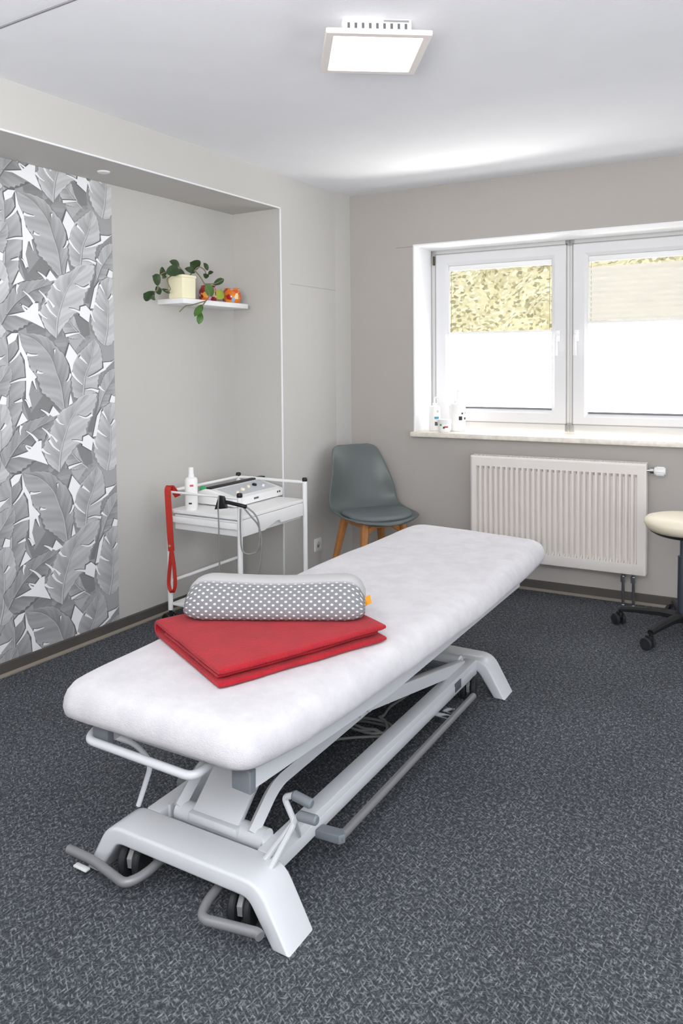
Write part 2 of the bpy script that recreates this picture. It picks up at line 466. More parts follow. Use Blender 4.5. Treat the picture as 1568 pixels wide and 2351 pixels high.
WP_WHITE= [[(-2.114, 1.602), (-2.089, 1.604), (-2.091, 1.556), (-2.058, 1.491), (-2.096, 1.507), (-2.136, 1.523), (-2.205, 1.543), (-2.246, 1.541), (-2.158, 1.562)], [(-2.194, 2.081), (-2.18, 2.027), (-2.154, 1.981), (-2.144, 1.932), (-2.106, 1.887), (-2.134, 1.869), (-2.149, 1.813), (-2.135, 1.756), (-2.165, 1.795), (-2.161, 1.879), (-2.166, 1.962), (-2.192, 2.012)], [(-2.194, 2.081), (-2.228, 2.078), (-2.25, 2.061), (-2.244, 2.029), (-2.21, 2.049)], [(-1.927, 2.038), (-1.881, 1.985), (-1.904, 1.949), (-1.918, 1.901), (-1.93, 1.945), (-1.95, 1.978)], [(-1.859, 1.6), (-1.827, 1.609), (-1.8, 1.585), (-1.811, 1.529), (-1.865, 1.56)], [(-2.024, 1.755), (-1.987, 1.716), (-2.025, 1.706), (-2.046, 1.718)], [(-2.184, 1.736), (-2.158, 1.698), (-2.216, 1.673)], [(-1.745, 1.73), (-1.781, 1.597), (-1.802, 1.596), (-1.774, 1.694)], [(-1.926, 1.811), (-1.915, 1.762), (-1.939, 1.752)], [(-1.73, 1.951), (-1.677, 1.955), (-1.657, 1.965), (-1.726, 1.911)], [(-1.681, 1.792), (-1.659, 1.783), (-1.662, 1.752), (-1.696, 1.757)], [(-2.013, 2.01), (-2.004, 2.012), (-2.009, 1.987)]]
WP_SLITS= [[(-2.11, 1.603), (-2.137, 1.632), (-2.167, 1.653)], [(-2.15, 1.563), (-2.165, 1.576), (-2.177, 1.595)], [(-2.09, 1.566), (-2.071, 1.55), (-2.044, 1.537)], [(-2.007, 1.591), (-2.028, 1.615), (-2.044, 1.631)], [(-2.184, 2.01), (-2.208, 1.979), (-2.24, 1.951)], [(-2.154, 1.988), (-2.135, 1.984), (-2.099, 1.985)], [(-1.87, 1.979), (-1.85, 1.964), (-1.828, 1.945)], [(-1.918, 1.904), (-1.892, 1.875), (-1.857, 1.847)], [(-1.716, 1.923), (-1.769, 1.898), (-1.82, 1.881)], [(-1.762, 1.812), (-1.803, 1.824), (-1.84, 1.822)], [(-2.042, 1.617), (-2.06, 1.64), (-2.086, 1.661)], [(-2.107, 1.544), (-2.138, 1.574), (-2.182, 1.595)], [(-2.049, 1.603), (-2.029, 1.573), (-1.994, 1.546)], [(-2.009, 1.697), (-1.993, 1.677), (-1.969, 1.666)], [(-2.046, 1.714), (-2.066, 1.73), (-2.09, 1.743)], [(-1.774, 1.625), (-1.748, 1.606), (-1.718, 1.589)], [(-1.759, 1.836), (-1.743, 1.823), (-1.726, 1.812)], [(-2.124, 1.881), (-2.118, 1.858), (-2.109, 1.833)], [(-2.153, 1.88), (-2.196, 1.876), (-2.239, 1.864)], [(-2.145, 1.756), (-2.16, 1.782), (-2.171, 1.791)], [(-1.922, 1.9), (-1.932, 1.878), (-1.947, 1.862)], [(-1.802, 1.703), (-1.839, 1.689), (-1.884, 1.703)], [(-1.8, 1.585), (-1.787, 1.549), (-1.774, 1.534)], [(-1.856, 1.571), (-1.891, 1.584), (-1.922, 1.589)], [(-1.947, 1.463), (-1.912, 1.471), (-1.867, 1.479)], [(-2.19, 1.678), (-2.198, 1.657), (-2.196, 1.637)], [(-1.741, 1.715), (-1.722, 1.687), (-1.713, 1.672)], [(-1.665, 1.668), (-1.68, 1.652), (-1.69, 1.644)], [(-2.183, 1.789), (-2.202, 1.784), (-2.221, 1.779)], [(-2.105, 1.911), (-2.089, 1.906), (-2.073, 1.905)]]
PLANT_LEAVES= [((-0.24, -1.376, 1.857), (-0.24, -1.291, 1.844), 0.35, 0), ((-0.22, -1.244, 1.864), (-0.22, -1.163, 1.842), 0.6, 0), ((-0.2, -1.16, 1.869), (-0.2, -1.118, 1.831), 0.45, 0), ((-0.19, -1.456, 1.787), (-0.19, -1.345, 1.816), 0.4, 0), ((-0.22, -1.285, 1.827), (-0.22, -1.192, 1.819), 0.3, 0), ((-0.2, -1.486, 1.777), (-0.2, -1.441, 1.805), 0.7, 0), ((-0.18, -1.557, 1.763), (-0.18, -1.496, 1.73), 0.7, 0), ((-0.19, -1.478, 1.756), (-0.19, -1.452, 1.779), 0.5, 0), ((-0.19, -1.523, 1.715), (-0.19, -1.491, 1.673), 0.5, 0), ((-0.17, -1.628, 1.67), (-0.17, -1.566, 1.651), 0.75, 0), ((-0.18, -1.569, 1.685), (-0.18, -1.534, 1.67), 0.5, 0), ((-0.17, -1.58, 1.648), (-0.17, -1.544, 1.655), 0.5, 0), ((-0.2, -1.477, 1.706), (-0.2, -1.406, 1.688), 0.22, 0), ((-0.2, -1.161, 1.812), (-0.2, -1.123, 1.788), 0.5, 0), ((-0.2, -1.123, 1.808), (-0.2, -1.085, 1.838), 0.4, 0), ((-0.18, -1.109, 1.755), (-0.18, -1.007, 1.798), 0.25, 0), ((-0.15, -1.2, 1.75), (-0.15, -1.146, 1.684), 0.5, 1), ((-0.15, -1.117, 1.679), (-0.15, -1.059, 1.727), 0.6, 2), ((-0.145, -1.297, 1.574), (-0.145, -1.233, 1.645), 0.35, 1), ((-0.145, -1.266, 1.535), (-0.145, -1.245, 1.603), 0.4, 1), ((-0.22, -1.372, 1.802), (-0.22, -1.274, 1.806), 0.3, 0)]
PLANT_STEMS= [[(-0.23, -1.235, 1.796), (-0.22, -1.213, 1.823), (-0.19, -1.206, 1.796), (-0.155, -1.205, 1.75), (-0.145, -1.18, 1.696), (-0.143, -1.21, 1.66), (-0.143, -1.254, 1.619)], [(-0.23, -1.299, 1.79), (-0.2, -1.377, 1.802), (-0.19, -1.463, 1.789), (-0.18, -1.525, 1.751), (-0.18, -1.522, 1.699), (-0.17, -1.594, 1.662)], [(-0.23, -1.267, 1.793), (-0.23, -1.298, 1.823), (-0.24, -1.334, 1.851)], [(-0.23, -1.235, 1.796), (-0.21, -1.19, 1.844), (-0.2, -1.152, 1.83), (-0.2, -1.14, 1.803)], [(-0.2, -1.393, 1.785), (-0.19, -1.445, 1.753), (-0.185, -1.429, 1.707), (-0.185, -1.463, 1.696)], [(-0.155, -1.205, 1.75), (-0.17, -1.103, 1.762), (-0.18, -1.02, 1.793)], [(-0.143, -1.21, 1.66), (-0.145, -1.323, 1.631), (-0.145, -1.363, 1.624), (-0.145, -1.406, 1.594)]]
WORLD, SUN, EXPO, CEIL_FILL, GLOW_FILL = 1.7, .8, 0.43, 140., 120.

# ------------------------------------------------------------------ camera (35 mm style lens with downward shift, 1568 x 2351)
F, SY, YAW, PITCH, ROLL = 1776.281, -273.308, .550861, -.0378712, -.00854078
cf = Vector((-math.sin(YAW) * math.cos(PITCH), math.cos(YAW) * math.cos(PITCH), math.sin(PITCH)))
r0 = Vector((math.cos(YAW), math.sin(YAW), 0)); u0 = r0.cross(cf)
rr = r0 * math.cos(ROLL) + u0 * math.sin(ROLL); uu = -r0 * math.sin(ROLL) + u0 * math.cos(ROLL)
cam = bpy.data.cameras.new('camera'); co = bpy.data.objects.new('camera', cam); COL.objects.link(co)
mm = Matrix((rr, uu, -cf)).transposed().to_4x4(); mm.translation = (2.604218, -4.324934, 1.323732)
co.matrix_world = mm
cam.sensor_fit = 'VERTICAL'; cam.sensor_height = 36; cam.lens = F / 2351 * 36; cam.shift_y = SY / 2351
cam.clip_start = .05
SC.camera = co

# ------------------------------------------------------------------ room shell
WA = .046                                   # the window wall is not quite square to the left wall
H = 2.4
WM = RZ(WA)                                 # wall frame: x along the window wall, y outwards
ND, NT_, NY = -.348, 2.208, -.732           # niche depth, niche head height, niche side
YB = -7.2

struct(MB().box((-.7, YB, -.05), (5.2, .6, 0)).build('floor', M['carpet']))
# two ceiling boards meeting in a small step
struct(MB().box((-.7, -2.752, H), (5.2, .6, H + .1)).box((-.7, YB, H + .004), (5.2, -2.752, H + .1)).build('ceiling', M['ceil']))
struct(MB().box((-.05, -2.757, H - .001), (5.2, -2.751, H + .006)).build('trim_1', M['gap']))
w = MB()
w.box((-.6, NY, 0), (0, -.15, H))
w.prism([(0, -.15), (.025, .03), (-.6, .03), (-.6, -.15)], 0, H, 'xy')
w.box((-.6, YB, NT_), (0, NY, H))
w.box((-.6, YB, 0), (ND, NY, NT_))
struct(w.build('wall_left', M['wall'], ang=5))
# niche corner beads, their pale colour painting in the bright edge highlight
b = .004
struct(MB().box((-.006, NY - b, 0), (.0025, NY + b, NT_ + b), .002).box((-.006, YB, NT_ - b), (.0025, NY + b, NT_ + b), .002).build('trim_2', M['reveal']))
OX0, OX1, OZ0, OZ1, OD = .47, 2.245, .895, 2.05, .27
w = MB()
w.box((-.7, 0, 0), (OX0, .32, H)).box((OX1, 0, 0), (5.2, .32, H)).box((OX0, 0, 0), (OX1, .32, OZ0 - .03)).box((OX0, 0, OZ1), (OX1, .32, H))
struct(w.build('wall_window', M['wallw'], ang=5, mtx=WM))
# white plastered reveal
w = MB()
w.box((OX0, -.001, OZ0), (OX0 + .003, OD, OZ1)).box((OX1 - .003, -.001, OZ0), (OX1, OD, OZ1)).box((OX0, -.001, OZ1 - .003), (OX1, OD, OZ1))
w.box((OX0 - .006, -.003, OZ0), (OX0 + .002, .004, OZ1 + .006)).box((OX0 - .006, -.003, OZ1 - .002), (OX1 + .006, .004, OZ1 + .006)).box((OX1 - .002, -.003, OZ0), (OX1 + .006, .004, OZ1 + .006))
struct(w.build('trim_3', M['reveal'], ang=5, mtx=WM))
# marble sill
struct(MB().box((OX0 - .012, -.05, OZ0 - .027), (OX1 + .012, OD, OZ0 + .003), .006).build('trim_4', M['sill'], mtx=WM))
struct(MB().box((-.7, -6.4, 0), (5.2, -6.2, H)).build('wall_back', M['wall']))
# the window side of the room opposite the niche: piers, parapet and head round a wide opening
struct(MB().box((5.0, -6.2, 0), (5.2, -5.7, H)).box((5.0, -.5, 0), (5.2, .6, H)).box((5.0, -5.7, 0), (5.2, -.5, .12)).box((5.0, -5.7, 2.25), (5.2, -.5, H)).build('wall_right', M['wall']))
# fine grey lines on the left and window walls
struct(MB().box((-.0005, -.64, 1.7855), (.0006, -.108, 1.789)).build('trim_5', mat('wall_line', 'A9A6A2', .9)))
struct(MB().box((.345, -.0006, 2.0425), (.468, .0005, 2.0465)).build('trim_6', mat('wall_line_dark', '98938F', .9), mtx=WM))

def baseboard(name, p0, p1, mtx=None):
    p0, p1 = Vector((*p0, 0)), Vector((*p1, 0))
    d = (p1 - p0).normalized(); n = Vector((-d.y, d.x, 0))
    g = MB()
    for (z0, z1, t) in ((0, .058, .010),):
        g.rings([[p0 + Vector((0, 0, z0)), p0 + n * t + Vector((0, 0, z0)), p0 + n * t + Vector((0, 0, z1 - .004)), p0 + n * (t - .004) + Vector((0, 0, z1)), p0 + Vector((0, 0, z1))],
                 [p1 + Vector((0, 0, z0)), p1 + n * t + Vector((0, 0, z0)), p1 + n * t + Vector((0, 0, z1 - .004)), p1 + n * (t - .004) + Vector((0, 0, z1)), p1 + Vector((0, 0, z1))]])
    o = struct(g.build(name, M['base'], mtx=mtx, ang=20))
    g = MB().rings([[p0 + n * .0101, p0 + n * .022, p0 + n * .022 + Vector((0, 0, .005)), p0 + n * .0101 + Vector((0, 0, .013))],
                    [p1 + n * .0101, p1 + n * .022, p1 + n * .022 + Vector((0, 0, .005)), p1 + n * .0101 + Vector((0, 0, .013))]])
    g.build('lit_edge_strip', M['baseline'], o, mtx=mtx)  # paler strip painting in the lit lower edge of the board
    return o
baseboard('baseboard_niche', (ND, NY), (ND, YB))          # direction chosen so the board sits on the room side
baseboard('baseboard_side', (0, NY), (ND, NY))
baseboard('baseboard_left', (0, -.03), (0, NY))
baseboard('baseboard_window', (4.9, -.0), (.02, -.0), WM)

# ------------------------------------------------------------------ windows
def casement(n, x0, x1, gz0, gz1, hx, side):
    """white casement sash in the wall frame, front face at OD"""
    z0, z1 = .949, 2.022
    fr = MB()
    # the part of the fixed frame that carries this sash
    fx0 = OX0 if side < 0 else 1.357
    fx1 = 1.357 if side < 0 else OX1
    for lo, hi in (((fx0, OD + .008, OZ0), (x0 + .012, OD + .07, OZ1)), ((x1 - .012, OD + .008, OZ0), (fx1, OD + .07, OZ1)),
                   ((fx0, OD + .008, OZ0), (fx1, OD + .07, z0 + .012)), ((fx0, OD + .008, z1 - .012), (fx1, OD + .07, OZ1))):
        fr.box(lo, hi, .004)
    root = struct(fr.build('window_%d' % n, M['pvcf'], mtx=WM))
    gk = MB()  # grey ring painting in the shadow gap between sash and frame
    q = .004
    gk.box((x0 - q, OD + .004, z0 - q), (x0 + .004, OD + .012, z1 + q)).box((x1 - .004, OD + .004, z0 - q), (x1 + q, OD + .012, z1 + q))
    gk.box((x0 - q, OD + .004, z0 - q), (x1 + q, OD + .012, z0 + .004)).box((x0 - q, OD + .004, z1 - .004), (x1 + q, OD + .012, z1 + q))
    gk.build('gasket', M['gasket'], root, mtx=WM)
    # sash: mitred ring with an inner glazing bead
    gx0, gx1 = x0 + .088, x1 - .088
    def rect(a, b_, c, d, y): return [(a, y, c), (b_, y, c), (b_, y, d), (a, y, d)]
    s = MB()
    e = .006
    s.rings([rect(x0, x1, z0, z1, OD + .02), rect(x0, x1, z0, z1, OD + e), rect(x0 + e, x1 - e, z0 + e, z1 - e, OD),
             rect(gx0 - .02, gx1 + .02, gz0 - .02, gz1 + .02, OD), rect(gx0 - .012, gx1 + .012, gz0 - .012, gz1 + .012, OD + .006),
             rect(gx0, gx1, gz0, gz1, OD + .012), rect(gx0, gx1, gz0, gz1, OD + .035)], cap0=False, cap1=False)
    s.build('sash', M['pvc'], root, mtx=WM)
    g = MB().box((gx0 - .005, OD + .03, gz0 - .005), (gx1 + .005, OD + .034, gz1 + .005))
    g.build('pane', M['glass'], root, mtx=WM)
    # handle: rosette plus lever pointing down
    hz = 1.478
    h = MB().box((hx - .014, OD - .012, hz - .035), (hx + .014, OD + .001, hz + .035), .006)
    h.tube(fillet([(hx, OD - .005, hz + .006), (hx, OD - .045, hz + .006), (hx, OD - .052, hz - .02), (hx, OD - .05, hz - .118)], .016), .0095, 10, flat=(1.1, .85))
    h.build('handle', M['whitep'], root, mtx=WM)
    return root, gx0, gx1
wl, lx0, lx1 = casement(1, .502, 1.338, 1.030, 1.945, 1.290, -1)
wr, rx0, rx1 = casement(2, 1.376, 2.212, 1.012, 1.945, 1.400, 1)
# corner hinge of the left sash
MB().box((.487, OD - .012, 1.955), (.500, OD + .006, 2.012), .004).build('hinge', mat('bronze_hinge', '5C5244', .5, metal=.5), wl, mtx=WM)

def shade(label, x0, x1, zt, zm, zb, sheer):
    """pleated shade on the sash: rails and folded cloth, head strip above"""
    t = thing('pleated_blind', label, 'blind')
    t.matrix_world = WM.copy()
    y = OD + .018
    c = MB(); n = 26; ring = []
    for i in range(n + 1):
        z = zb + .012 + (zm - zb - .018) * i / n
        ring.append((z, y + (.004 if i % 2 else -.004)))
    for (za, ya), (zb_, yb) in zip(ring, ring[1:]):
        vs = [c.bm.verts.new(p) for p in ((x0 + .002, ya, za), (x1 - .002, ya, za), (x1 - .002, yb, zb_), (x0 + .002, yb, zb_))]
        c.bm.faces.new(vs)
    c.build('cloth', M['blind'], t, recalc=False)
    MB().box((x0, y - .008, zm - .008), (x1, y + .008, zm + .006), .003).build('middle_rail', M['whitep'], t)
    MB().box((x0, y - .008, zb), (x1, y + .008, zb + .012), .003).build('bottom_rail', mat('rail_grey', '6E6F77', .5), t)
    MB().box((x0, y - .008, zt - .034), (x1, y + .008, zt), .004).build('head_rail', M['whitep'], t)
    for xx in (x0 + .014, x1 - .014):
        MB().tube([(xx, y, zb + .005), (xx, y, zt - .01)], .0012, 6).build('cord', M['cable'], t)
    if sheer:
        c = MB(); n = 20
        zs = zt - .062
        for i in range(n):
            za, zb_ = zm + .008 + (zs - zm - .008) * i / n, zm + .008 + (zs - zm - .008) * (i + 1) / n
            a, b_ = (y - .003, y + .003) if i % 2 else (y + .003, y - .003)
            vs = [c.bm.verts.new(p) for p in ((x0 + .002, a, za), (x1 - .002, a, za), (x1 - .002, b_, zb_), (x0 + .002, b_, zb_))]
            c.bm.faces.new(vs)
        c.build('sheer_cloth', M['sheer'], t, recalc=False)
    return t
shade('white pleated blind on the left casement, leafy view open above it', lx0 + .001, lx1 - .001, 1.944, 1.513, 1.031, False)
shade('white pleated blind on the right casement, sheer cream cloth in its upper half', rx0 + .001, rx1 - .001, 1.944, 1.556, 1.013, True)

# sunlit hedge on the bank outside
g = MB(); nx, nz = 70, 40; V = []
for i in range(nx + 1):
    row = []
    for j in range(nz + 1):
        x = -1.5 + 6 * i / nx; z = 0 + 3.4 * j / nz
        p = Vector((x, 1.7 + .5 * z * .5, z))
        p.y += .16 * noise.noise(p * 2.2) + .09 * noise.noise(p * 7) + .05 * noise.noise(p * 17)
        row.append(g.bm.verts.new(p))
    V.append(row)
for i in range(nx):
    for j in range(nz):
        g.bm.faces.new((V[i][j], V[i + 1][j], V[i + 1][j + 1], V[i][j + 1]))
o = g.build('hedge', M['hedge'], ang=20)
o['kind'] = 'stuff'; tag(o, 'olive green sunlit hedge outside the window, seen above the left blind', 'hedge')
struct(MB().box((-6, .6, -.1), (9, 8, -.02)).build('ground', mat('garden_ground', '9A9678', .9, var=.2)))

# ------------------------------------------------------------------ wallpaper strip of grey banana leaves
def wallpaper():
    g = MB(); bm = g.bm
    cl = bm.loops.layers.float_color.new('Col')
    Y0, Y1, Z0, Z1 = -3.6, -1.657, .056, 2.2075
    X0 = ND + .0006
    def face(vs, cols):
        f = bm.faces.new(vs)
        for lp, c in zip(f.loops, cols): lp[cl] = (*lin((c * .985, c * .99, c * 1.0)), 1)
    def quad(pts, k, c):
        vs = [bm.verts.new((X0 + k * .00035, p[0], p[1])) for p in pts]
        for tri in (tessellate_polygon([[Vector((0, p[0], p[1])) for p in pts]]) if len(vs) > 4 else [range(len(vs))]):
            face([vs[i] for i in tri], [c] * len(list(tri)))
    def samp(pl, n):
        pl = [Vector((*p, 0)) for p in pl]
        pl = catmull(pl, 8)
        L = [0]
        for a, b_ in zip(pl, pl[1:]): L.append(L[-1] + (b_ - a).length)
        out = []; j = 0
        for i in range(n + 1):
            t = L[-1] * i / n
            while j < len(L) - 2 and L[j + 1] < t: j += 1
            f = (t - L[j]) / max(1e-9, L[j + 1] - L[j])
            out.append(pl[j].lerp(pl[j + 1], f))
        return out
    base = [(Y0, Z0), (Y1, Z0), (Y1, Z1), (Y0, Z1)]
    quad(base, 0, .66)
    PZ = .612
    rnd = random.Random(7)
    for cx in range(0, 3):
        for rz in range(-1, 5):
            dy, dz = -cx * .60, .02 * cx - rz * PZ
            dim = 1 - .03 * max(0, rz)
            for di, (c, q) in enumerate(WP_DARK):
                quad([(p[0] + dy, p[1] + dz) for p in q], .4 + di * .12, .36 + c * .6)
            for ui, (c, mid, la, lb) in enumerate(WP_LEAVES):      # a faint lower layer of the same leaves
                sx_, sz_ = ((.20, -.30), (-.17, -.27), (.10, .30), (-.22, .24), (-.12, .30), (.3, .1), (.26, .27), (-.12, -.30))[ui]
                m_ = samp(mid, 20)
                for E, dc in ((samp(la, 20), -.03), (samp(lb, 20), .03)):
                    for i in range(20):
                        cc = .60 + dc + .03 * math.sin(i * 1.9)
                        quad([(v.x + dy + sx_, v.y + dz + sz_) for v in (m_[i], m_[i + 1], E[i + 1], E[i])], .08 + ui * .03, cc)
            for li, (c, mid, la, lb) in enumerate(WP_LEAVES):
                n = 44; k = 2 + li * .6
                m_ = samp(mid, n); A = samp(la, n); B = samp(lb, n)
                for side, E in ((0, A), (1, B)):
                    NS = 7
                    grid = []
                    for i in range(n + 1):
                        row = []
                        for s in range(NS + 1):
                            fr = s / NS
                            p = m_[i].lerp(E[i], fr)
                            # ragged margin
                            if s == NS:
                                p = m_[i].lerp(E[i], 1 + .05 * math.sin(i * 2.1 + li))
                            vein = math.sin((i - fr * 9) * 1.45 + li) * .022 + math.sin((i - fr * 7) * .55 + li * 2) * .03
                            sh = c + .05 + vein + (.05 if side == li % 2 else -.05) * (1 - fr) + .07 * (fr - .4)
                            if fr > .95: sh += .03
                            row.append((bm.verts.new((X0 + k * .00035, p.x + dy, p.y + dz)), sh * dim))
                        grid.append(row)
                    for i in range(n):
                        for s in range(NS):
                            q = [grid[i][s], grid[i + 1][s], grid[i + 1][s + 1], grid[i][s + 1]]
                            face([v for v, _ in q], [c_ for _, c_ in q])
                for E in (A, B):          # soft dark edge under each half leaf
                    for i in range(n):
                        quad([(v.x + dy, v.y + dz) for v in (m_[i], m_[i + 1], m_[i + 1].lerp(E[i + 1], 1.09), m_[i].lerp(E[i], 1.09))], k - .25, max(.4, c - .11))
                # midrib
                for i in range(n):
                    t = (m_[i + 1] - m_[i]).normalized(); nn = Vector((-t.y, t.x, 0))
                    w0 = .0055 * (1 - i / n * .7)
                    for off, cc in ((0, min(.82, c + .12)), (-.9, c - .13)):
                        quad([(q.x + dy, q.y + dz) for q in (m_[i] + nn * w0 * (off + .5), m_[i] + nn * w0 * (off - .5), m_[i + 1] + nn * w0 * (off - .5), m_[i + 1] + nn * w0 * (off + .5))], k + (.3 if off == 0 else .2), cc)
            for q in WP_WHITE:
                cy = sum(p[0] for p in q) / len(q); cz = sum(p[1] for p in q) / len(q)
                quad([(p[0] + dy + (p[0] - cy) * .10 - .003, p[1] + dz + (p[1] - cz) * .08 + .003) for p in q], 8.2, .42)
                quad([(p[0] + dy, p[1] + dz) for p in q], 8.8, .98)
            for q in WP_SLITS:
                P = samp(q, 10)
                for (off, k, cc, wsc) in (((-.0035, .0035), 8.4, .42, 1.1), ((0, 0), 9.0, .98, 1.)):
                    for i in range(10):
                        t = (P[i + 1] - P[i]).normalized(); nn = Vector((-t.y, t.x, 0))
                        wa_, wb_ = [.0068 * wsc * (1 - .75 * j / 10) for j in (i, i + 1)]
                        quad([(v.x + dy + off[0], v.y + dz + off[1]) for v in (P[i] + nn * wa_, P[i] - nn * wa_, P[i + 1] - nn * wb_, P[i + 1] + nn * wb_)], k, cc)
    for co_, no in (((0, Y1, 0), (0, 1, 0)), ((0, Y0, 0), (0, -1, 0)), ((0, 0, Z1), (0, 0, 1)), ((0, 0, Z0), (0, 0, -1))):
        bmesh.ops.bisect_plane(bm, geom=bm.verts[:] + bm.edges[:] + bm.faces[:], plane_co=co_, plane_no=no, clear_outer=True)
    for f in bm.faces:
        if f.normal.x < 0: f.normal_flip()
    o = g.build('wallpaper', M['paper'], recalc=False)
    return tag(o, 'wallpaper strip of overlapping grey banana leaves on the left niche wall', 'wallpaper')
wallpaper()

# ------------------------------------------------------------------ treatment table
TBR = .026
tt = thing('treatment_table', 'white height-adjustable treatment table with low steel base in room centre', 'treatment table', (1.277, -2.167, 0), TBR)
def beam(y0, y1):
    poly = [(-.320, 0), (-.276, 0)]
    poly += [tuple(p[:2]) for p in fillet([(-.276, 0, 0), (-.208, .098, 0), (.208, .098, 0), (.276, 0, 0)], .02)[1:]]
    poly += [(.320, 0)] + [tuple(p[:2]) for p in fillet([(.320, 0, 0), (.240, .141, 0), (-.240, .141, 0), (-.320, 0, 0)], .045)[1:-1]]
    return MB().prism(poly, y0, y1, 'xz', .008)
beam(-.809, -.700).build('base_beam', M['white'], tt)
beam(.700, .809).build('base_beam', M['white'], tt)
for s in (-1, 1):
    g = MB().box((s * .158, -.702, .085), (s * .205, .702, .141), .004)
    g.box((s * .203, -.702, .085), (s * .207, .702, .118), .0015)
    g.build('base_rail', M['white'], tt)
# axle tubes lying just inside the two beams
for y in (-.655, .655):
    g = MB().tube([(-.128, y, .135), (.155, y, .135)], .028, 20)
    for x in (-.15, .156):
        g.box((x - .006, y - .02, .09), (x + .004, y + .02, .15), .002)
    g.build('axle_tube', M['white'], tt)
MB().box((-.155, .60, .12), (.155, .632, .137), .003).build('cross_plate', M['greyp'], tt)

def castor(x, y, rot):
    c = MB().tube([(x, y, .098), (x, y, .075)], .012, 12)
    c.prism([(-.030, .036), (.030, .036), (.034, .062), (.014, .082), (-.014, .082), (-.034, .062)], -.007, .007, 'yz', .002, TR(x, y, 0) @ RZ(rot))
    o = c.build('castor', M['cable'], tt)
    for s in (-1, 1):
        w = MB().lathe([(0, -.010), (.022, -.010), (.040, -.009), (.044, -.005), (.044, .005), (.040, .009), (.022, .010), (0, .010)], n=28, mtx=TR(x, y, .044) @ RZ(rot) @ TR(s * .020, 0, 0) @ RY(PI / 2))
        w.build('wheel', M['rubber'], o)
for (x, y) in ((-.185, -.765), (.168, -.765), (-.19, .655), (.19, .655)):
    castor(x, y, .25)
# grey foot bars at the foot end
for s in (-1, 1):
    pts = [(s * .095, -.715, .075), (s * .098, -.82, .062), (s * .118, -.868, .058), (s * .165, -.858, .058), (s * .262, -.842, .060), (s * .352, -.838, .057)]
    if s > 0: pts[-1] = (.272, -.846, .058)
    o = MB().tube(fillet(pts, .03), .0115, 14).build('foot_bar', M['greytube'], tt)
    if s < 0:
        MB().box((-.338, -.838, .012), (-.29, -.822, .018), .002).build('floor_stop', M['whitep'], tt)
# long grey switching bar along the window side, and its twin on the far side
for s in (1, -1):
    o = MB().tube([(s * .272, -.50, .090), (s * .272, .49, .090)], .0115, 14).build('switch_bar', M['greytube'], tt)
    MB().prism([(s * a, b_) for a, b_ in ((.206, -.512), (.276, -.508), (.286, -.492), (.272, -.472), (.210, -.478))], .078, .102, 'xy', .004).build('bracket', M['greyp'], o)
    MB().box((s * .204, .28, .062), (s * .262, .31, .088), .003).box((s * .204, .34, .055), (s * .245, .38, .08), .003).build('bracket', M['chrome'], o)
MB().box((.2052, .470, .095), (.2085, .53, .128), .001).build('rating_plate', M['cabled'], tt)

# foot levers with grey grips
for s in (1, -1):
    if s < 0:
        MB().tube(fillet([(-.235, -.703, .138), (-.205, -.68, .253), (-.262, -.68, .289), (-.338, -.68, .291)], .03), .0072, 10).build('height_lever', M['white'], tt)
        continue
    g = MB()
    g.tube(fillet([(s * .222, -.735, .132), (s * .262, -.69, .232), (s * .232, -.69, .285), (s * .262, -.69, .298), (s * .275, -.69, .297)], .012), .0075, 10)
    g.tube(fillet([(s * .195, -.72, .135), (s * .258, -.69, .228), (s * .276, -.69, .252)], .015), .0075, 10)
    g.tube([(s * .215, -.60, .136), (s * .262, -.69, .235)], .006, 10)
    o = g.build('height_lever', M['white'], tt)
    MB().tube([(s * .258, -.69, .298), (s * .262, -.69, .2975), (s * .308, -.69, .290), (s * .312, -.69, .2895)], [.009, .012, .012, .009], 14).build('grip', M['greyp'], o)
    MB().tube([(s * .272, -.69, .252), (s * .276, -.69, .252), (s * .322, -.69, .254), (s * .326, -.69, .254)], [.009, .012, .012, .009], 14).build('grip', M['greyp'], o)

# lifting arms
MB().bar((.005, -.672, .150), (.005, -.40, .392), .150, .018, .004).box((-.075, -.69, .135), (.085, -.655, .160), .006).build('lifting_plate', M['white'], tt)
for x in (-.120, .120):
    MB().tube(fillet([(x, -.67, .150), (x, -.57, .226), (x, .02, .228), (x, .10, .20)], .04), .019, 4, flat=(1, 1)).build('link_bar', M['white'], tt, ang=30)
for s in (-1, 1):
    g = MB().bar((s * .160, .655, .125), (s * .160, -.17, .290), .030, .046, .005)
    g.build('swing_arm', M['white'], tt)
    g = MB().box((s * .145, -.20, .262), (s * .176, -.14, .39), .006)
    g.lathe([(0, 0), (.013, 0), (.013, .012), (.009, .016), (0, .016)], (s * .178, -.17, .288), 16, RY(s * PI / 2))
    g.build('hinge_bracket', M['white'], tt)
# added dark block between the arms, standing in for the shade underneath
g = MB().box((-.075, -.22, .235), (.075, .42, .36), .02).tube([(0, .42, .20), (0, -.05, .30)], .028, 16)
g.build('shade_block', M['dark'], tt)

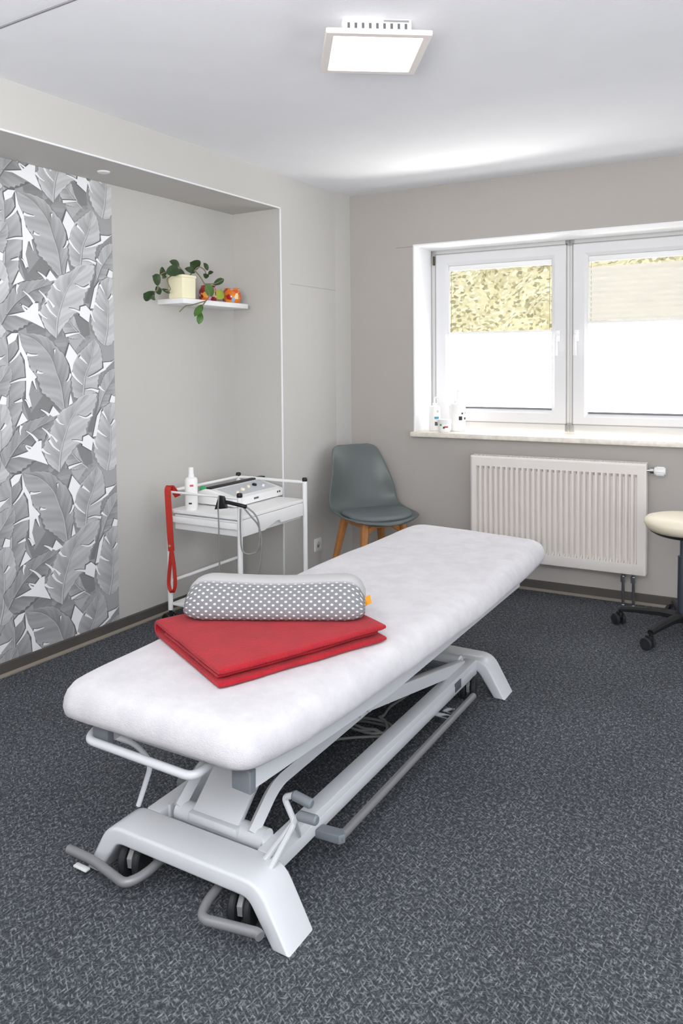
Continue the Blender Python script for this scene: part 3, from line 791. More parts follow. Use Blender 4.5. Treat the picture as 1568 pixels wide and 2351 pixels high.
# upper frame
def upper(y, s=1): return (0 if s > 0 else -.03) + .257 + (min(y, -.25) + .85) * .080
for s in (-1, 1):
    g = MB()
    ya, yb = -.848, .95
    poly = lambda y: [(s * (upper(y, s) - .045), y, .386), (s * upper(y, s), y, .386), (s * upper(y, s), y, .432), (s * (upper(y, s) - .006), y, .437), (s * (upper(y, s) - .045), y, .437)]
    g.rings([poly(ya + .006), poly(-.25), poly(yb)])
    o = g.build('frame_rail', M['white'], tt, ang=30)
    x = upper(ya, s)
    MB().prism([(s * (x - .049), .383), (s * (x + .002), .380), (s * (x + .003), .430), (s * (x - .022), .446), (s * (x - .049), .440)], ya - .012, ya + .012, 'xz', .004).build('end_cap', M['greyp'], o)
for y in (-.80, -.40, .10, .55, .93):
    MB().box((-.215, y - .02, .392), (.215, y + .02, .430), .004).build('cross_bar', M['white'], tt)
MB().tube(fillet([(-.246, -.80, .408), (-.240, -.872, .392), (.118, -.880, .392), (.124, -.80, .408)], .03), .0105, 14).build('end_handle', M['white'], tt)
# upholstered pad under the sheet
def wfun(y):
    K = [(-.95, .268), (-.88, .302), (-.72, .326), (-.45, .342), (0, .362), (.3, .370), (.8, .362), (1.1, .352), (1.3, .336)]
    if y <= K[0][0]: return K[0][1]
    for (a, va), (b_, vb) in zip(K, K[1:]):
        if y <= b_:
            t = (y - a) / (b_ - a); t = t * t * (3 - 2 * t) * .5 + t * .5
            return va + (vb - va) * t
    return K[-1][1]
def pad(shrink, prof, top, w0=.36, y0=-.908, y1=1.275, ns=10):
    """rounded slab: offset outlines, subdivided along the long sides"""
    g = MB()
    def outline(d, z):
        hx, hy, r = w0 - d, (y1 - y0) / 2 - d, max(.055 - d * .4, .012)
        pts = rrect(hx, hy, r, 7, (0, (y0 + y1) / 2))
        out = []
        for i, p in enumerate(pts):
            q = pts[(i + 1) % len(pts)]
            L = math.hypot(q[0] - p[0], q[1] - p[1]); m = max(1, int(L / .06))
            for k in range(m): out.append((p[0] + (q[0] - p[0]) * k / m, p[1] + (q[1] - p[1]) * k / m))
        return out, z
    rings = []
    ref, _ = outline(0, 0)
    N = len(ref)
    for d, z in prof:
        hx, hy = w0 - d, (y1 - y0) / 2 - d
        ring = []
        cy = (y0 + y1) / 2
        for (x, y) in ref:
            # inset by scaling towards the medial segment
            m = max(-(y1 - y0) / 2 + w0, min((y1 - y0) / 2 - w0, y - cy)) + cy
            k = (w0 - d) / w0
            X, Y = x * k, m + (y - m) * k
            Y2 = Y - X * .12 * max(0, (Y - .6) / .7) ** 1.5
            sx = wfun(Y) / w0
            zz = z
            ring.append(Vector((X * sx + .004 - .018 * max(0, min(1, (-.45 - Y) / .4)), Y2, zz)))
        rings.append(ring)
    for ring in rings:
        for p in ring:
            f = 1 if p.z > .47 else .4
            p.z += f * (.0035 * noise.noise(p * 3.1) + .0018 * noise.noise(p * 9))
            p.x += .004 * noise.noise(p * 2.3 + Vector((3, 0, 0)))
            if p.z < .46: p.z += .003 * noise.noise(p * 6.)
    g.rings(rings, cap0=False, cap1=True)
    return g
pr = [(.034, .440), (.030, .460), (.018, .505), (.03, .520), (.09, .523), (.2, .523), (.30, .523), (.345, .523)]
g = pad(0, pr, .52)
g.build('upholstery', M['black'], tt)
sh = [(.030, .448), (.014, .447), (.004, .455), (0, .470), (.003, .490), (.010, .508), (.022, .523), (.038, .532), (.060, .5365), (.09, .5375), (.13, .538), (.18, .538), (.24, .538), (.30, .538), (.35, .538)]
sheet = thing('fitted_sheet', 'white terry fitted sheet stretched over the treatment table top', 'sheet', (1.277, -2.167, 0), TBR)
pad(0, sh, .54).build('terry_cover', M['terry'], sheet, ang=60)

# cable coil lying under the table
pts = []
for i in range(58):
    a = i * .36
    r = .058 + .008 * math.sin(i * .9)
    pts.append(Vector((1.255 + r * 1.25 * math.cos(a) + .012 * math.sin(i * .35), -1.95 + r * .95 * math.sin(a), .006 + .0012 * (i % 17) * .8 + i * .00035)))
pts = pts + [Vector(p) for p in ((1.245, -1.83, .012), (1.225, -1.74, .006), (1.26, -1.66, .03), (1.30, -1.60, .08))]
pts = [Vector((1.15, -2.16, .006)), Vector((1.19, -2.06, .006))] + pts
o = MB().tube(catmull(pts, 3), .0048, 8).build('power_cable', M['cable'])
tag(o, 'grey power cable coiled on the floor under the treatment table', 'cable')

# ------------------------------------------------------------------ red blanket, folded: outer fold wrapped round an inner tongue
P1, P2, P3 = Vector((1.388, -2.918)), Vector((1.580, -2.424)), Vector((.972, -2.718))
eu = (P3 - P1).normalized(); Lu = (P3 - P1).length
ev = (P2 - P1).normalized(); Lv = (P2 - P1).length
bl = thing('folded_blanket', 'red fleece blanket folded flat under the grey pillow', 'blanket')
def strip(center, th, v0, v1, rag, seed):
    """sweep a thick cross-section (list of (u,z) centre points) along v"""
    n = len(center)
    outl = []
    C = [Vector((a, b_)) for a, b_ in center]
    nor = []
    for i in range(n):
        t = (C[min(i + 1, n - 1)] - C[max(i - 1, 0)]).normalized(); nor.append(Vector((-t.y, t.x)))
    cap0 = [C[0] + nor[0] * th * .5 * math.cos(a) - (C[1] - C[0]).normalized() * th * .5 * math.sin(a) for a in (R(45), R(90), R(135))]
    capn = [C[-1] - nor[-1] * th * .5 * math.cos(a) + (C[-1] - C[-2]).normalized() * th * .5 * math.sin(a) for a in (R(45), R(90), R(135))]
    outl = [C[i] + nor[i] * th * .5 for i in range(n)] + capn[::-1] + [C[i] - nor[i] * th * .5 for i in range(n - 1, -1, -1)] + cap0[::-1]
    m = 36; rings = []
    for j in range(m + 1):
        t = j / m
        inset = th * .42 * (1 - math.sqrt(max(0, 1 - max(0, 1 - min(t, 1 - t) * m / 1.6) ** 2)))
        v = v0 + (v1 - v0) * t
        ring = []
        cen = sum(outl, Vector((0, 0))) / len(outl)
        for q in outl:
            sc = 1 - inset / (th * 1.2) if min(t, 1 - t) * m < 1.6 else 1
            u = q.x; z = q.y
            if sc < 1:
                # pinch thickness locally
                i = min(range(n), key=lambda i_: (C[i_] - q).length)
                qq = C[i] + (q - C[i]) * sc; u, z = qq.x, qq.y
            xy = P1 + eu * u + ev * v
            p = Vector((xy.x, xy.y, z))
            p.z += .0022 * noise.noise(Vector((p.x * 9, p.y * 9, seed))) * (1 if z > .55 else .2)
            p += Vector((eu.x, eu.y, 0)) * .004 * noise.noise(Vector((v * 8, z * 30, seed + 5)))
            ring.append(p)
        rings.append(ring)
    return MB().rings(rings)
zb = .5405
th = .0145
def U(z0, z1, u0, u1, n=9):
    r = (z1 - z0) / 2; zc = (z0 + z1) / 2
    low = [(u0 + (u1 - r - u0) * i / 12, z0) for i in range(13)]
    arc = [(u1 - r + r * math.sin(PI * k / n), zc - r * math.cos(PI * k / n)) for k in range(1, n)]
    return low + arc + [(u1 - r - (u1 - r - u0) * i / 12, z1) for i in range(13)]
strip(U(zb + th * .5, zb + th * 2.75, .006, Lu - .004), th, 0, Lv, 0, 1.).build('outer_layer', M['red'], bl, ang=60)
strip([( .022 + (Lu - .075 - .022) * i / 14, zb + th * 1.62) for i in range(15)], th * .72, .005, Lv - .018, 0, 8.).build('inner_layer', M['red'], bl, ang=60)

# ------------------------------------------------------------------ grey dotted pillow
pw = thing('pillow', 'grey neck pillow with dotted knit cover on the red blanket', 'pillow', (1.240, -2.478, .5405 + .0145 * 3.27 + .0025), R(29))
def pillow():
    g = MB(); bm = g.bm
    hx, hy = .262, .112
    # profile of the cross-section in y-z: bulging front, crest near the front, lower to the back
    sec = [(-.098, .000), (-.108, .006), (-.113, .018), (-.110, .034), (-.100, .052), (-.085, .069), (-.064, .082), (-.038, .089), (-.005, .089), (.03, .084), (.062, .078), (.088, .066), (.105, .048), (.112, .028), (.110, .012), (.100, .002)]
    sec = [(a, b_ * 1.17) for a, b_ in sec]
    arc = [0]
    for a, b_ in zip(sec, sec[1:]): arc.append(arc[-1] + math.hypot(b_[0] - a[0], b_[1] - a[1]))
    n = 44; rings = []; uvs = []
    for i in range(n + 1):
        t = -1 + 2 * i / n
        x = t * hx
        e = max(0, (abs(x) - (hx - .07)) / .07)
        k = math.sqrt(max(0, 1 - (e * .985) ** 2.4)) if e > 0 else 1
        ky = 1 - .30 * (1 - k); kz = 1 - .80 * (1 - k)
        sag = .006 * math.cos(t * PI)
        ring = []
        for (y, z) in sec:
            zz = .040 + (z - .040) * kz if z > .02 else (.04 + (z - .04) * kz)
            zz = max(0, zz - .04 * (1 - kz) * .35)
            ring.append(Vector((x, y * ky - .012 * (1 - k), zz - sag * (z / .09) * .6)))
        rings.append(ring)
    V = [[bm.verts.new(p) for p in r_] for r_ in rings]
    uvl = bm.loops.layers.uv.new('knit')
    idx = {}
    for i, row in enumerate(V):
        for j, v in enumerate(row): idx[v] = (rings[i][j].x, arc[j])
    m = len(sec)
    for A, B in zip(V, V[1:]):
        for k in range(m):
            bm.faces.new((A[k], A[(k + 1) % m], B[(k + 1) % m], B[k]))
    bm.faces.new(V[0][::-1]); bm.faces.new(V[-1])
    for f in bm.faces:
        for lp in f.loops: lp[uvl].uv = idx[lp.vert]
    return g.build('knit_cover', M['knit'], pw, ang=70)
o = pillow()
MB().prism([(.262, .030), (.281, .040), (.276, .064), (.262, .056)], -.058, -.0565, 'xz').build('side_tag', M['orange'], pw)['label'] = 'small orange tag'

# ------------------------------------------------------------------ equipment trolley in the niche
CX, CY, CR = -.194, -1.455, .021
ct = thing('equipment_trolley', 'white tubular equipment trolley with a drawer, standing in the wall niche', 'trolley', (CX, CY, 0), CR)
CW, CD, CT = .452, .571, .692
for (x, y) in ((0, 0), (CW, 0), (CW, CD), (0, CD)):
    o = MB().tube([(x, y, .075), (x, y, CT)], .0125, 16).build('post', M['whitep'], ct)
    MB().lathe([(.0132, -.004), (.0145, 0), (.0145, .010), (.011, .016), (0, .017)], (x, y, CT), 16).build('post_cap', M['black'], o)
    c = MB().tube([(x, y, .078), (x, y, .055)], .009, 10).box((x - .022, y - .014, .035), (x + .010, y + .014, .062), .006)
    for s in (-1, 1):
        c.lathe([(0, -.008), (.026, -.008), (.030, -.004), (.030, .004), (.026, .008), (0, .008)], n=20, mtx=TR(x - .012, y + s * .017, .030) @ RX(PI / 2))
    c.build('castor', M['black'], ct)
def rail(p0, p1, r=.0085): return MB().tube([p0, p1], r, 12)
rail((0, 0, .683), (0, CD, .683)).build('top_rail', M['whitep'], ct)
rail((0, CD, .683), (CW, CD, .683)).build('top_rail', M['whitep'], ct)
rail((0, 0, .681), (CW, 0, .681), .006).build('top_rail', M['whitep'], ct)
rail((0, 0, .222), (0, CD, .222)).build('lower_rail', M['whitep'], ct)
g = MB().box((.004, .004, .574), (CW - .004, CD - .004, .592), .003)
g.build('top_shelf', M['whitep'], ct)
MB().box((.012, -.004, .528), (CW - .014, .010, .560), .003).build('shelf_apron', M['whitep'], ct)
d = MB().prism([(.02, .572), (.02, .492), (.20, .492), (.245, .505), (.30, .520), (.335, .521), (.345, .505), (.55, .505), (.55, .572)], CW - .012, CW + .002, 'yz', .002)
dr = d.build('drawer_front', M['whitep'], ct)
MB().box((.02, .02, .490), (CW - .014, .55, .565), .003).build('drawer_box', M['whitep'], ct)
MB().box((.004, .004, .098), (CW - .004, CD - .004, .112), .003).build('bottom_shelf', M['whitep'], ct)

# electrotherapy device on the trolley
dv = thing('therapy_device', 'white electrotherapy console with black strip and cables on the trolley', 'therapy device', (CX, CY, .592), CR)
g = MB().prism([(.030, .006), (.288, .006), (.290, .046), (.270, .052), (.135, .084), (.095, .086), (.040, .066), (.030, .050)], .165, .600, 'xz', .006)
for (x, y) in ((.06, .2), (.26, .2), (.06, .57), (.26, .57)):
    g.tube([(x, y, 0), (x, y, .008)], .012, 10)
g.build('housing', M['whitep'], dv)
th_ = -math.atan2(.032, .135)
def on_slope(x, y, h=0.): return (x, y, .052 + (.270 - x) * (.032 / .135) + h)
g = MB().box((-.058, .20, 0), (.058, .565, .0015), 0, 2, TR(.205, 0, .0675) @ RY(-th_))
g.build('control_panel', M['screen'], dv)
MB().box((.095, .175, .083), (.128, .655, .094), .004).build('black_strip', M['black'], dv)
for (x, y, r, m_) in ((.195, .46, .013, 'black'), (.215, .33, .012, 'cream'), (.20, .40, .009, 'cream'), (.225, .50, .009, 'whitep'), (.235, .26, .008, 'cream')):
    MB().lathe([(r, 0), (r, .008), (r * .8, .011), (0, .011)], on_slope(x, y, .0012), 16, RY(-th_)).build('knob', M[m_], dv)
MB().lathe([(.018, 0), (.018, .012), (.010, .020), (0, .02)], (.055, .20, .073), 16).build('knob', M['inkgreen'], dv)
for y in (.545, .565):
    MB().box((.2895, y - .005, .026), (.2915, y + .005, .036), .001).build('button', M['ink'], dv)
MB().box((.2895, .33, .022), (.2912, .37, .032), .001).build('slot', M['cabled'], dv)
# hand piece hooked on the front rail, cables hanging down
MB().prism([(.318, .030), (.392, .042), (.372, .098), (.345, .100)], -.030, -.008, 'xz', .006).build('hand_piece', M['black'], dv)
MB().tube([(.352, -.033, .10), (.349, -.036, .04), (.349, -.033, -.05), (.349, -.030, -.38)], .0035, 8).build('cable', M['cable'], dv)
MB().tube(catmull([(.30, .04, .060), (.40, -.026, .072), (.480, -.026, .064), (.500, -.01, .056)], 5), .009, 10).build('plug', M['black'], dv)
MB().tube(catmull([(.500, -.010, .056), (.535, .01, .02), (.55, .02, -.03), (.55, .02, -.12), (.535, .02, -.16), (.50, .0, -.172), (.472, -.012, -.15), (.466, -.015, -.06), (.470, -.018, .045)], 6), .0042, 8).build('cable', M['cable'], dv)
MB().tube(catmull([(.486, -.020, .058), (.515, .005, .01), (.545, .025, -.04), (.556, .03, -.12), (.55, .03, -.20), (.535, .03, -.28), (.51, .02, -.40), (.50, .02, -.585)], 6), .0042, 8).build('cable', M['cable'], dv)

def pump_bottle(name, label, loc, r, h, m, pump=True, group=None, marks=(), rz=0., hh=.045):
    t = thing(name, label, 'bottle', loc, rz, group)
    MB().lathe([(r * .92, 0), (r, .004), (r, h - .018), (r * .9, h - .006), (r * .55, h), (0, h)], n=28).build('body', m, t)
    if pump:
        g = MB().lathe([(r * .42, h - .001), (r * .42, h + .014), (.006, h + .016), (.006, h + hh * .6), (0, h + hh * .6)], n=18)
        g.tube(fillet([(0, 0, h + hh * .5), (0, 0, h + hh), (.034, 0, h + hh * .92)], .01), .006, 10)
        g.build('pump', M['whitep'], t)
    else:
        MB().lathe([(r * .48, h - .001), (r * .48, h + .012), (r * .40, h + .016), (r * .40, h + hh), (r * .34, h + hh + .004), (0, h + hh + .004)], n=20).build('cap', M['whitep'], t)
    for (a, z, w_, hh_, mk) in marks:
        # printed patch wrapped on the body
        g = MB(); n = 5
        for k in range(n):
            a0 = a + (k / n - .5) * w_ / r; a1 = a + ((k + 1) / n - .5) * w_ / r
            q = [(math.cos(b_) * r * 1.012, math.sin(b_) * r * 1.012, zz) for b_, zz in ((a0, z - hh_ / 2), (a1, z - hh_ / 2), (a1, z + hh_ / 2), (a0, z + hh_ / 2))]
            g.bm.faces.new([g.bm.verts.new(p) for p in q])
        g.build('print', M[mk], t, recalc=False)
    return t
va = R(-58)
pump_bottle('lotion_bottle', 'white lotion bottle with small red mark standing on the trolley', (CX + .105, CY + .052, .592), .032, .165, M['bottle'], False, None, ((va + .25, .125, .018, .010, 'inkred'), (va, .035, .016, .008, 'ink')), 0, .045)

# red strap hung over the corner post of the trolley
st = thing('strap', 'red treatment strap hanging from the front corner post of the trolley', 'strap', (CX, CY, 0), CR)
def ribbon(pts, w, t_=.0035):
    pts = catmull(pts, 6); g = MB(); side = Vector((.86, .5, 0)); rings = []
    for i, p in enumerate(pts):
        tg = (pts[min(i + 1, len(pts) - 1)] - pts[max(i - 1, 0)]).normalized()
        sd = (side - tg * side.dot(tg)).normalized(); nn = tg.cross(sd)
        rings.append([p + sd * w / 2 + nn * t_, p - sd * w / 2 + nn * t_, p - sd * w / 2 - nn * t_, p + sd * w / 2 - nn * t_])
    return g.rings(rings)
ribbon([(.030, .034, .655), (.014, .004, .705), (.010, -.016, .700), (.012, -.019, .655), (.018, -.019, .55), (.026, -.019, .42), (.029, -.019, .385)], .031).build('band', M['strap'], st)
lp = [(.029, -.019, .395), (.022, -.019, .34), (.012, -.019, .27), (.008, -.020, .215), (.018, -.021, .185), (.032, -.021, .178), (.046, -.021, .19), (.052, -.020, .225), (.046, -.019, .30), (.036, -.019, .36), (.030, -.023, .405)]
ribbon(lp, .017, .0045).build('loop', M['strap'], st)
MB().lathe([(0, 0), (.007, 0), (.006, .003), (0, .004)], (.027, -.0285, .412), 14, RX(PI / 2)).build('rivet', M['gold'], st)

# ------------------------------------------------------------------ shell chair in the corner
ch = thing('chair', 'grey shell chair with padded seat and beech legs in the corner', 'chair', (.362, -.338, 0), R(58))
# local: x across, -y is the way the chair faces
def shell_surface():
    # (forward f, height z, half width)
    K = [(.255, .405, .10), (.245, .418, .165), (.205, .428, .215), (.13, .426, .236), (.04, .418, .240), (-.06, .416, .238), (-.125, .428, .234), (-.165, .465, .232), (-.185, .52, .224), (-.200, .60, .206), (-.216, .68, .187), (-.232, .75, .171), (-.245, .795, .156), (-.251, .815, .132), (-.254, .823, .098)]
    pts = catmull([(a, b_, c) for a, b_, c in K], 3)
    rows = []
    n = 20
    for i, p in enumerate(pts):
        s = i / (len(pts) - 1)
        row = []
        for k in range(n + 1):
            u = -1 + 2 * k / n
            x = u * p.z
            # raised sides on the seat, forward-curving sides on the back
            up = .050 * abs(u) ** 2.6 * math.exp(-((s - .46) / .22) ** 2)
            fw = .060 * abs(u) ** 2.4 * math.exp(-((s - .62) / .20) ** 2) + .012 * u * u
            if s < .25: fw = -.05 * abs(u) ** 2.5 * (1 - s / .25)
            row.append(Vector((x, -(p.x + fw), p.y + up)))
        rows.append(row)
    return rows
g = MB(); V = [[g.bm.verts.new(p) for p in r_] for r_ in shell_surface()]
for A, B in zip(V, V[1:]):
    for k in range(len(A) - 1): g.bm.faces.new((A[k], A[k + 1], B[k + 1], B[k]))
o = g.build('shell', M['shell'], ch, ang=80)
md = o.modifiers.new('thick', 'SOLIDIFY'); md.thickness = .008; md.offset = 0
md = o.modifiers.new('soft', 'SUBSURF'); md.levels = 1; md.render_levels = 1
# seat pad
g = MB(); rings = []
for (k, z) in ((.94, .424), (1.0, .432), (1.0, .440), (.95, .449), (.80, .453), (.5, .452), (.2, .450)):
    ring = []
    for i in range(40):
        a = 2 * PI * i / 40
        x = .205 * k * math.copysign(abs(math.cos(a)) ** .8, math.cos(a)); y = -.055 + .180 * k * math.copysign(abs(math.sin(a)) ** .85, math.sin(a))
        ring.append((x, y, z + .012 * (abs(x) / .2) ** 2 * (1 if y > -.1 else .4)))
    rings.append(ring)
g.rings(rings).build('seat_cushion', M['cush'], ch, ang=70)
for sx in (-1, 1):
    for sy in (-1, 1):
        top = Vector((sx * .120, -.005 + sy * .125, .405)); bot = Vector((sx * .185, -.005 + sy * .205, 0))
        g = MB()
        d_ = (bot - top).normalized(); rings = []
        for t, w_ in ((0, .026), (.15, .026), (.5, .022), (1, .014)):
            c_ = top.lerp(bot, t)
            rings.append([c_ + Vector((a * w_ * .8, b_ * w_, 0)) for a, b_ in ((1, .5), (.5, 1), (-.5, 1), (-1, .5), (-1, -.5), (-.5, -1), (.5, -1), (1, -.5))])
        g.rings(rings).build('leg', M['wood'], ch, ang=25)
g = MB()
for s in (-1, 1):
    g.bar((-.115, -.005 + s * .125, .392), (.115, -.005 + s * .125, .392), .018, .040, .004)
    g.bar((s * .122, -.12, .392), (s * .122, .115, .392), .018, .034, .004)
    g.bar((s * .125, -.005 - .13, .345), (s * .06, -.005 - .13, .385), .016, .03, .003)
g.build('seat_frame', M['wood'], ch)
g = MB().box((-.10, -.11, .398), (.10, .10, .412), .005)
g.build('mounting_plate', M['black'], ch)

# ------------------------------------------------------------------ rolling stool
so = thing('rolling_stool', 'cream round stool on a black five-star base with castors by the radiator', 'stool', (2.070, -.330, 0), 0)
MB().lathe([(0, .496), (.120, .497), (.150, .506), (.168, .522), (.178, .542), (.178, .555), (.165, .570), (.130, .580), (.07, .584), (0, .585)], n=48).build('seat', M['cream'], so, ang=60)
MB().lathe([(0, .478), (.095, .480), (.128, .490), (.150, .503), (.120, .499), (0, .498)], n=40).build('seat_plate', M['black'], so)
MB().tube([(0, 0, .30), (0, 0, .485)], .0165, 20).build('piston', M['steel'], so)
MB().tube([(0, 0, .085), (0, 0, .385)], .026, 24).build('column', M['steel'], so)
for k in range(5):
    a = R(178 + 72 * k)
    dx, dy = math.cos(a), math.sin(a)
    g = MB(); rings = []
    for r_, z, w_, h_ in ((.015, .092, .022, .022), (.10, .096, .018, .019), (.22, .088, .015, .015), (.292, .080, .014, .012)):
        c_ = Vector((dx * r_, dy * r_, z)); sd = Vector((-dy, dx, 0)) * w_; up = Vector((0, 0, h_))
        rings.append([c_ + sd - up * .7, c_ + sd + up * .3, c_ + sd * .5 + up, c_ - sd * .5 + up, c_ - sd + up * .3, c_ - sd - up * .7])
    o = g.rings(rings).build('base_arm', M['black'], so, ang=30)
    cx, cy = dx * .292, dy * .292
    rot = R([50, 72, 20, 100, 140][k])
    c_ = MB().tube([(cx, cy, .08), (cx, cy, .05)], .008, 10)
    c_.box((-.012, -.012, .034), (.012, .022, .066), .006, 2, TR(cx, cy, 0) @ RZ(rot))
    c_.build('castor_housing', M['black'], o)
    for s in (-1, 1):
        MB().lathe([(0, -.009), (.008, -.011), (.024, -.009), (.0285, -.004), (.0285, .005), (.024, .009), (0, .009)], n=24, mtx=TR(cx, cy, .0285) @ RZ(rot) @ TR(s * .018, .012, 0) @ RY(s * PI / 2)).build('wheel', M['rubber'], o)
g = MB().lathe([(0, .07), (.035, .07), (.042, .082), (.042, .10), (.034, .112), (0, .112)], n=24)
g.build('hub', M['black'], so)

# ------------------------------------------------------------------ panel radiator under the window
X0r, X1r, Z0r, Z1r = .868, 1.840, .180, .780
ra = thing('radiator', 'white ribbed panel radiator on the wall under the window', 'radiator')
ra.matrix_world = WM.copy()
g = MB(); bm = g.bm
yf, gr = -.102, .026
m_ = .034
# pressed front panel: rows of profile points across, several heights
nr = 29
pitch = (X1r - X0r - 2 * m_) / nr
xs = [(X0r, 1, 0.)] ; prof = [(X0r, 0.), (X0r + .010, 0.)]
for k in range(nr):
    a = X0r + m_ + pitch * k
    prof += [(a + pitch * .02, 0.), (a + pitch * .22, 1.), (a + pitch * .48, 1.), (a + pitch * .66, 0.), (a + pitch * .98, 0.)]
prof += [(X1r - .010, 0.), (X1r, 0.)]
hs = [(Z0r, -.004, 0), (Z0r + .008, 0, 0), (Z0r + .058, 0, 0), (Z0r + .074, 0, 1), (Z1r - .078, 0, 1), (Z1r - .060, 0, 0), (Z1r - .012, 0, 0), (Z1r, .010, 0)]
V = []
for z, off, k in hs:
    V.append([bm.verts.new((x, yf + (gr * d_ * k) + (abs(off) if off else 0) + (.008 if (x in (X0r, X1r)) else 0), z)) for x, d_ in prof])
for A, B in zip(V, V[1:]):
    for k in range(len(A) - 1): bm.faces.new((A[k], A[k + 1], B[k + 1], B[k]))
bmesh.ops.recalc_face_normals(bm, faces=bm.faces)
o = g.build('front_panel', M['rad'], ra, ang=28, recalc=False)
MB().box((X0r, yf + .006, Z0r), (X0r + .004, -.03, Z1r - .002), .001).build('side_cover', M['rad'], ra)
MB().box((X1r - .004, yf + .006, Z0r), (X1r, -.03, Z1r - .002), .001).build('side_cover', M['rad'], ra)
g = MB()
for i in range(44):
    x = X0r + .012 + (X1r - X0r - .024) * i / 43
    g.box((x - .004, yf + .012, Z1r - .006), (x + .004, -.034, Z1r - .002))
g.box((X0r, -.036, Z1r - .008), (X1r, -.030, Z1r), .001).box((X0r, yf + .008, Z1r - .008), (X1r, yf + .014, Z1r), .001)
g.build('top_grille', M['rad'], ra)
MB().box((X0r + .002, -.036, Z0r + .01), (X1r - .002, -.030, Z1r - .01)).build('back_panel', M['rad'], ra)
v = MB().tube([(X1r - .004, -.066, .741), (X1r + .022, -.066, .741)], .009, 14)
v.tube([(X1r + .016, -.066, .741), (X1r + .034, -.066, .741)], .017, 8)
vo = v.build('valve', M['chrome'], ra)
h = MB().lathe([(.014, 0), (.020, .004), (.0225, .012), (.0225, .050), (.019, .058), (0, .060)], (X1r + .034, -.066, .741), 20, RY(PI / 2))
for k in range(10):
    a = 2 * PI * k / 10
    h.box((X1r + .048, -.066 + math.cos(a) * .0225 - .002, .741 + math.sin(a) * .0225 - .002), (X1r + .084, -.066 + math.cos(a) * .0225 + .002, .741 + math.sin(a) * .0225 + .002))
h.build('thermostat_knob', M['whitep'], vo)
for x in (1.722, 1.775):
    p = MB().tube([(x, -.066, 0), (x, -.066, .17)], .0085, 14)
    p.tube([(x, -.066, .128), (x, -.066, .160)], .0155, 8).tube([(x, -.066, .160), (x, -.066, .182)], .011, 12)
    p.lathe([(.009, 0), (.017, 0), (.017, .004), (.009, .006)], (x, -.066, 0), 16)
    p.build('pipe', M['chrome'], ra)

# ------------------------------------------------------------------ wall shelf, plant, candle glasses
SX0, SX1, SY0, SY1, SZ = ND, -.168, -1.356, -.822, 1.668
tag(MB().box((SX0, SY0, SZ - .027), (SX1, SY1, SZ), .003).build('wall_shelf', M['whitep']), 'white floating shelf with a trailing plant, on the niche wall', 'shelf')
pp = thing('potted_plant', 'trailing green plant in a square cream pot on the wall shelf', 'plant', (-.232, -1.292, SZ))
g = MB()
a, b_ = .046, .050
def sq(h_, z): return [(x, y, z) for x, y in rrect(h_, h_, .007, 3)]
g.rings([sq(a, 0), sq(b_, .004), sq(b_ + .001, .108), sq(b_ + .004, .110), sq(b_ + .004, .121), sq(b_, .123), sq(b_ - .006, .121), sq(b_ - .006, .09)], cap1=False)
g.build('pot', M['pot'], pp, ang=25)
MB().prism(rrect(.043, .043, .006, 3), .088, .104, 'xy').build('soil', M['soil'], pp)
g = MB()
for s in PLANT_STEMS:
    g.tube(catmull([Vector(p) - Vector((-.232, -1.292, SZ)) for p in s], 5), .0032, 7)
g.build('stem', M['stem'], pp)
def leaf(g, p0, p1, wd, tilt):
    p0, p1 = Vector(p0), Vector(p1)
    ax = p1 - p0; L = ax.length; ax.normalize()
    vw = (Vector((.72, -.69, 0)))                      # leaves turn their faces to the room
    sd = ax.cross(vw).normalized(); nn = sd.cross(ax).normalized()
    if nn.dot(vw) < 0: nn = -nn
    sd = (sd * math.cos(tilt) + nn * math.sin(tilt)); n2 = sd.cross(ax)
    W = L * wd
    rows = []
    for i in range(9):
        t = i / 8
        w_ = W * (math.sin(PI * t ** .8)) ** .8 * .5 if 0 < t < 1 else .0004
        c_ = p0 + ax * L * t + nn * (.012 * math.sin(PI * t) - .010 * t)
        rows.append([g.bm.verts.new(c_ + sd * w_ * u + nn * (.22 * abs(u) * w_)) for u in (-1, -.5, 0, .5, 1)])
    for A, B in zip(rows, rows[1:]):
        for k in range(4): g.bm.faces.new((A[k], A[k + 1], B[k + 1], B[k]))
gs = {0: MB(), 1: MB(), 2: MB()}
off = Vector((-.232, -1.292, SZ))
for i, (p, q, w_, k) in enumerate(PLANT_LEAVES):
    leaf(gs[k], Vector(p) - off, Vector(q) - off, min(1., w_ * 1.25), [.2, -.35, .5, -.1][i % 4])
for k, nm, mk in ((0, 'dark_leaves', 'leaf'), (1, 'green_leaves', 'leafm'), (2, 'pale_leaf', 'leafy')):
    gs[k].build(nm, M[mk], pp, recalc=False, ang=80)
def candle_glass(label, loc, m_):
    o = MB().lathe([(0, 0), (.036, 0), (.044, .006), (.052, .022), (.055, .042), (.051, .064), (.043, .078), (.040, .084), (.042, .088), (.038, .088), (.036, .080), (.046, .060), (.049, .042), (.045, .022), (.034, .010), (0, .009)], n=32).build('candle_glass', m_)
    o.location = loc
    return tag(o, label, 'candle holder')
candle_glass('round orange and red glass mosaic candle holder at the free end of the wall shelf', (-.240, -.880, SZ), M['mosaic'])
candle_glass('dark red and violet glass mosaic candle holder behind the trailing plant leaves', (-.245, -1.072, SZ), M['mosaicr'])

